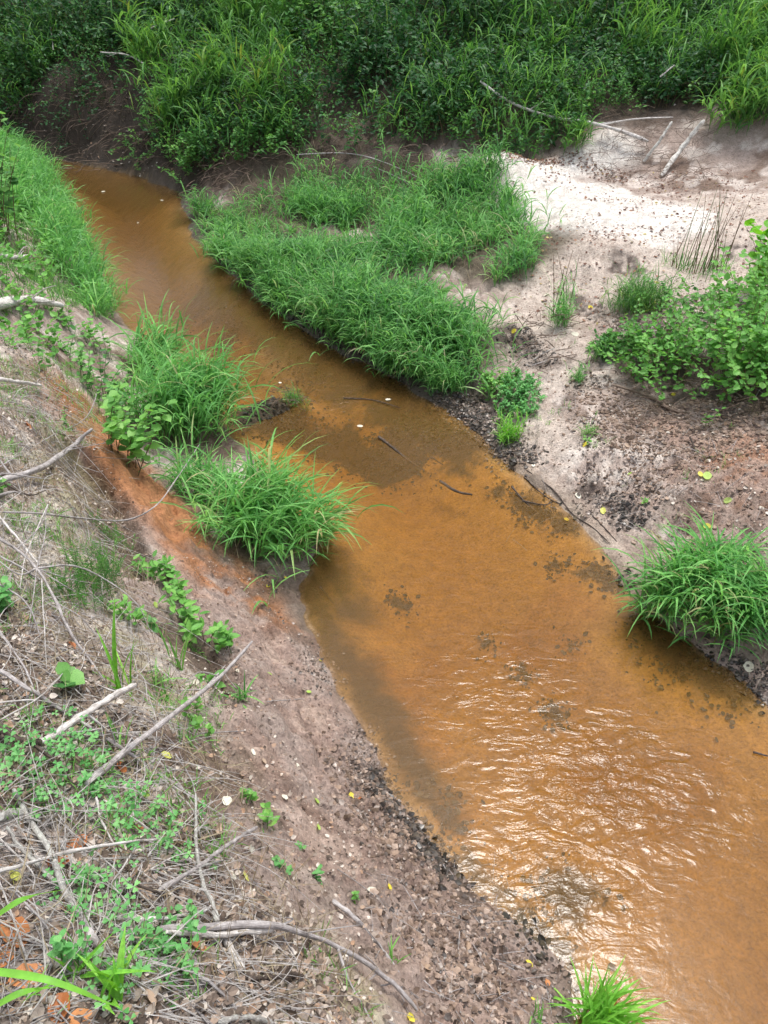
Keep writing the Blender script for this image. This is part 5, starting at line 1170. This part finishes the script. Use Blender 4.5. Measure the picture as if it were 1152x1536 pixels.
for q in [(155,288,.06,PL,'pale leaf afloat on the dark upstream water'), (313,327,.045,Y,'yellow leaf at the tip of the island'), (582,600,.045,PL,'pale leaf afloat below the island grass'), (243,301,.05,PL,'faint leaf afloat by the far bank'),
          (420,575,.03,PL,'tiny leaf afloat above the mud mound'), (207,335,.03,PL,'tiny leaf afloat in the upstream bend'), (540,640,.05,PL,'pale fleck afloat over the midstream debris')]: drop(*q, water=True, curl=.1)

# ------------------------------------------------------------------ litter, clods, mud
def litter(name, xy, size, m, label, cat='litter', tpl=LEAF8, aspect=1., tilt=.35, dz=.004):
    g = G(); n_ = len(xy); xy = xy+rng.normal(0, .05, xy.shape)
    bake_leaves(g, on_ground(xy, dz), U(0, 6.28, n_), rng.normal(0, tilt, n_), rng.normal(0, tilt, n_), size*(.3+1.0*U(0, 1, n_)**1.8), U(0, 1, n_), tpl, aspect); stuff(name, g, m, label, cat)
def thin(xy, sc, lo_, seed): return xy[fbm(xy[:, 0], xy[:, 1], sc, 3, seed)+.7*fbm(xy[:, 0], xy[:, 1], sc*.3, 3, seed+7)+rng.normal(0, .06, len(xy)) > lo_+.08]
NEARP = [(0,880),(60,960),(150,1020),(230,1150),(330,1290),(430,1380),(560,1536),(0,1700),(-200,1500)]
litter('leaf_litter', thin(scatter_poly(NEARP, 22000), .25, -.3, 900), .020, 'litter_leaf', 'brown and grey leaf litter covering the near bank top')
litter('slope_litter', thin(scatter_poly([(-40,480),(110,560),(180,780),(300,900),(420,1100),(560,1300),(700,1536),(300,1536),(150,1100),(0,900)], 11000), .3, -.15, 901), .019, 'litter_leaf', 'thinner leaf litter over the clay slope')
litter('ledge_litter', thin(scatter_poly([(500,1120),(570,1150),(640,1260),(700,1320),(790,1400),(850,1480),(850,1600),(620,1600),(640,1480),(560,1300)], 4200), .2, -.02, 902), .024, 'wet_litter', 'dark wet leaf fragments on the ledge at the water')
litter('shore_litter', thin(scatter_poly([(380,850),(440,870),(470,960),(520,1060),(570,1130),(560,1200),(480,1060),(400,920)], 3500), .2, -.05, 903), .02, 'wet_litter', 'dark leaf fragments along the foot of the clay slope')
litter('mud_litter', np.concatenate([scatter_poly([(640,590),(760,600),(810,690),(760,700),(690,640)], 2200), thin(scatter_poly([(750,480),(830,500),(860,600),(880,780),(960,800),(1000,740),(900,560)], 3000), .3, .12, 904)]), .028, 'wet_litter', 'black rotting leaves on the mud and along the sand')
litter('bush_litter', thin(scatter_poly([(880,470),(1000,560),(1180,680),(1180,520),(1100,440)], 3500), .3, -.2, 905), .035, 'wet_litter', 'dark leaf litter beneath the right-hand bushes')
litter('sand_flecks', np.concatenate([thin(scatter_poly([(730,240),(800,230),(1000,260),(1050,330),(1000,370),(900,370),(800,330)], 2600), .35, .05, 906), scatter_poly([(740,232),(870,228),(945,262),(930,275),(860,250),(760,248)], 1100), scatter_poly([(960,270),(1152,250),(1152,420),(1000,400)], 900), scatter_poly([(760,340),(1000,380),(950,500),(780,470)], 700)]), .034, 'red_fleck', 'small reddish brown leaves strewn over the white sand')
litter('clod_litter', scatter_poly([(900,600),(1160,620),(1160,900),(980,760)], 1800), .026, 'litter_leaf', 'brown leaf bits over the cloddy ground at right')
litter('far_litter', np.concatenate([far_pts(2600), scatter_poly([(0,130),(300,150),(380,250),(250,270),(60,235)], 900)]), .05, 'litter_leaf', 'dull leaf litter on the shaded far bank')
BALL = (np.array([[0, 0, 1], [.9, 0, .3], [.28, .85, .35], [-.73, .53, .3], [-.73, -.53, .35], [.28, -.85, .3], [.5, .4, -.7], [-.4, .3, -.8], [0, -.6, -.8]])*.5,
        np.array([[0, 1, 2], [0, 2, 3], [0, 3, 4], [0, 4, 5], [0, 5, 1], [1, 6, 2], [2, 7, 3], [3, 7, 4], [4, 8, 5], [5, 8, 1], [1, 8, 6], [2, 6, 7], [7, 8, 4], [6, 8, 7]]))
def clods(name, xy, size, m, label, flat=.7):
    xy = xy+rng.normal(0, .05, xy.shape); xy = xy[sdist(xy[:, 0], xy[:, 1]) > -.04]; g = G(); n_ = len(xy); s = size*(.35+1.1*U(0, 1, n_)**3); a = U(0, 6.28, n_)
    J = 1+.28*rng.normal(0, 1, (n_, 9, 1)); T = BALL[0][None]*J*s[:, None, None]
    X = T[..., 0]*np.cos(a)[:, None]-T[..., 1]*np.sin(a)[:, None]; Y_ = T[..., 0]*np.sin(a)[:, None]+T[..., 1]*np.cos(a)[:, None]
    V = np.stack([X, Y_*.85, T[..., 2]*flat], -1)+on_ground(xy)[:, None]
    g.add(V.reshape(-1, 3), (BALL[1][None]+(np.arange(n_)*9)[:, None, None]).reshape(-1, 3), np.repeat(U(0, 1, n_), 9)); stuff(name, g, m, label, 'soil')
clods('soil_clods', thin(scatter_poly([(560,1150),(640,1250),(720,1330),(840,1450),(840,1536),(620,1536),(560,1330),(470,1100)], 4200), .25, -.05, 910), .028, 'clod', 'crumbled earth clods on the ledge beside the water')
clods('slope_crumbs', thin(scatter_poly([(120,650),(330,820),(440,940),(560,1180),(600,1400),(400,1250),(300,1000),(180,800)], 5000), .3, -.1, 911), .012, 'clay_clod', 'small clay crumbs down the orange slope')
clods('bank_crumbs', scatter_poly([(0,560),(110,620),(240,900),(420,1260),(560,1536),(0,1536)], 3500), .012, 'clod', 'earth crumbs on the near bank top')
clods('right_clods', np.concatenate([thin(scatter_poly([(880,600),(1160,600),(1160,900),(1060,840),(960,740)], 5000), .35, -.2, 912), scatter_poly([(860,560),(960,580),(960,660),(860,640)], 500)]), .030, 'clod', 'brown clods over the ground behind the rounded tuft')
clods('sand_crumbs', scatter_poly([(760,470),(900,440),(1152,400),(1152,640),(900,800),(780,680)], 2200), .022, 'clod', 'crumbs scattered on the pale sand')
clods('black_mud', np.concatenate([scatter_poly([(645,595),(700,590),(810,690),(790,700),(735,675),(690,630)], 1200), scatter_poly([(555,1165),(570,1165),(600,1215),(640,1250),(690,1310),(675,1320),(610,1250)], 500), thin(scatter_poly([(380,395),(450,470),(560,545),(640,585),(600,580),(480,510),(370,430)], 700), .3, -.2, 913), scatter_poly([(755,490),(790,500),(840,545),(800,550),(760,515)], 350), scatter_poly([(905,735),(960,760),(970,790),(940,780)], 220)]), .034, 'black_mud', 'black wet mud lumps at the water edges')
clods('gravel_edge', scatter_poly([(1050,975),(1152,1020),(1170,1060),(1100,1025)], 500), .03, 'black_mud', 'dark lumps under the bank at the right edge')
g = G()
for k in range(1500):
    px, py = (U(0, 420), U(900, 1536)) if k < 1200 else ((U(560, 830), U(1250, 1536)) if k < 1330 else (U(760, 1150), U(480, 800)))
    if k < 1200: py = U(560, 1536); px = U(0, 60+max(0, py-600)*.42)
    c = ground(px, py); a = U(0, 6.28); L = U(.04, .14)*(1 if k < 1330 else 1.6); e = c+np.array([math.cos(a)*L, math.sin(a)*L, 0]); e[2] = gz(e[0], e[1])+U(.003, .02); c[2] = gz(c[0], c[1])+.004
    tube(g, spline([c, (c+e)/2+[0, 0, .006], e], 4), U(.0007, .0018), 3, U(0, 1), seed=k, cap=False)
stuff('fine_twigs', g, 'grey_wood', 'fine dead twigs scattered through the litter', 'twigs')
g = G(); xy = scatter_poly([(-40,560),(110,560),(180,760),(260,950),(400,1250),(560,1536),(0,1536),(-200,1500)], 5200)
tuft_blades(g, on_ground(xy, .004), .12, .003, lean=1.4, droop=.25, seg=3)
stuff('dry_straw', g, 'straw', 'bleached straw lying over the near bank', 'straw')
g = G()
for k in range(760):
    py = U(500, 1536); px = U(-20, 90+max(0, py-600)*.33); c = ground(px, py); a = rng.normal(.9, .9); L = U(.1, .38); e = c+np.array([math.cos(a)*L, math.sin(a)*L, 0]); e[2] = gz(e[0], e[1])+U(.005, .09); c[2] = gz(c[0], c[1])+.01
    q = spline([c, (c+e)/2+np.array([*rng.normal(0, .02, 2), U(0, .03)]), e], 8); tube(g, q, np.linspace(1, .4, len(q))*U(.0008, .0020), 4, U(0, 1), seed=k, cap=False)
stuff('dead_stalks', g, 'pale_wood', 'tangle of thin grey dead stalks over the near bank', 'stalks')
P2 = []
for s_, pts, half in SPOTS:
    if s_ in (1, 2, 22, 23): continue  # painted shade bands get no debris
    pts = np.array(pts); n_ = int(420*half/.1*max(1, len(pts)*.6)); j = rng.integers(0, max(1, len(pts)-1), n_); t_ = U(0, 1, n_)[:, None]
    p = pts[j]*(1-t_)+pts[np.minimum(j+1, len(pts)-1)]*t_ + rng.normal(0, half*.75, (n_, 2)); P2.append(p[fbm(p[:, 0], p[:, 1], .15, 3, 940) > -.12])
P2 = np.concatenate(P2); P2 = P2[sdist(P2[:, 0], P2[:, 1]) < .02]
litter('sunken_debris', P2, .034, 'sunk_litter', 'dark sunken leaves and weed lying in patches on the stream bed')
# stones: a few that show singly
def stone(px, py, s, label, m='clod', water=False):
    c = ground(px, py); r = np.random.default_rng(int(px)); u = []
    n_a, n_b = 8, 5; V = []
    for j in range(n_b):
        ph = math.pi*(j+.5)/n_b
        for i in range(n_a):
            a = 2*math.pi*i/n_a; q = 1+.16*r.normal(); V.append([math.sin(ph)*math.cos(a)*q, math.sin(ph)*math.sin(a)*q*.8, math.cos(ph)*q*.6])
    V = np.array(V+[[0, 0, .62], [0, 0, -.62]])*s*.5
    f = [[j*n_a+i, (j+1)*n_a+i, (j+1)*n_a+(i+1) % n_a, j*n_a+(i+1) % n_a] for j in range(n_b-1) for i in range(n_a)]
    g = G(); g.add(V, f, U(.3, 1)); g.add(V, [[n_a*n_b, i, (i+1) % n_a] for i in range(n_a)]+[[n_a*n_b+1, (n_b-1)*n_a+(i+1) % n_a, (n_b-1)*n_a+i] for i in range(n_a)], .6)
    o = g.build('stone', m, origin=(0, 0, 0)); o.location = (c[0], c[1], gz(c[0], c[1])+s*.12); o.rotation_euler = (U(-.2, .2), U(-.2, .2), U(0, 6)); tag(o, label, 'stone')
for q in [(193,1083,.03,'small tan stone under the long weathered stick'), (662,1333,.045,'dark flat stone on the ledge at the water', 'black_mud'), (595,1300,.03,'pale pebble in the crumbled ledge'), (500,1196,.026,'pinkish pebble left of the low yellow leaf'),
          (365,1162,.028,'pale pebble on the red slope near the crumpled leaf'), (570,1180,.05,'black wet lump at the narrowest part of the near ledge','black_mud'), (770,695,.09,'dark wet lump at the tip of the muddy point','black_mud'), (655,1465,.03,'buff pebble in the litter below the ledge'),
          (950,815,.04,'small stone by the shore in front of the rounded tuft'), (1140,375,.12,'dark lump in the sand at the right edge','black_mud'), (300,1205,.024,'tan pebble beside the upright twig')]: stone(*q)
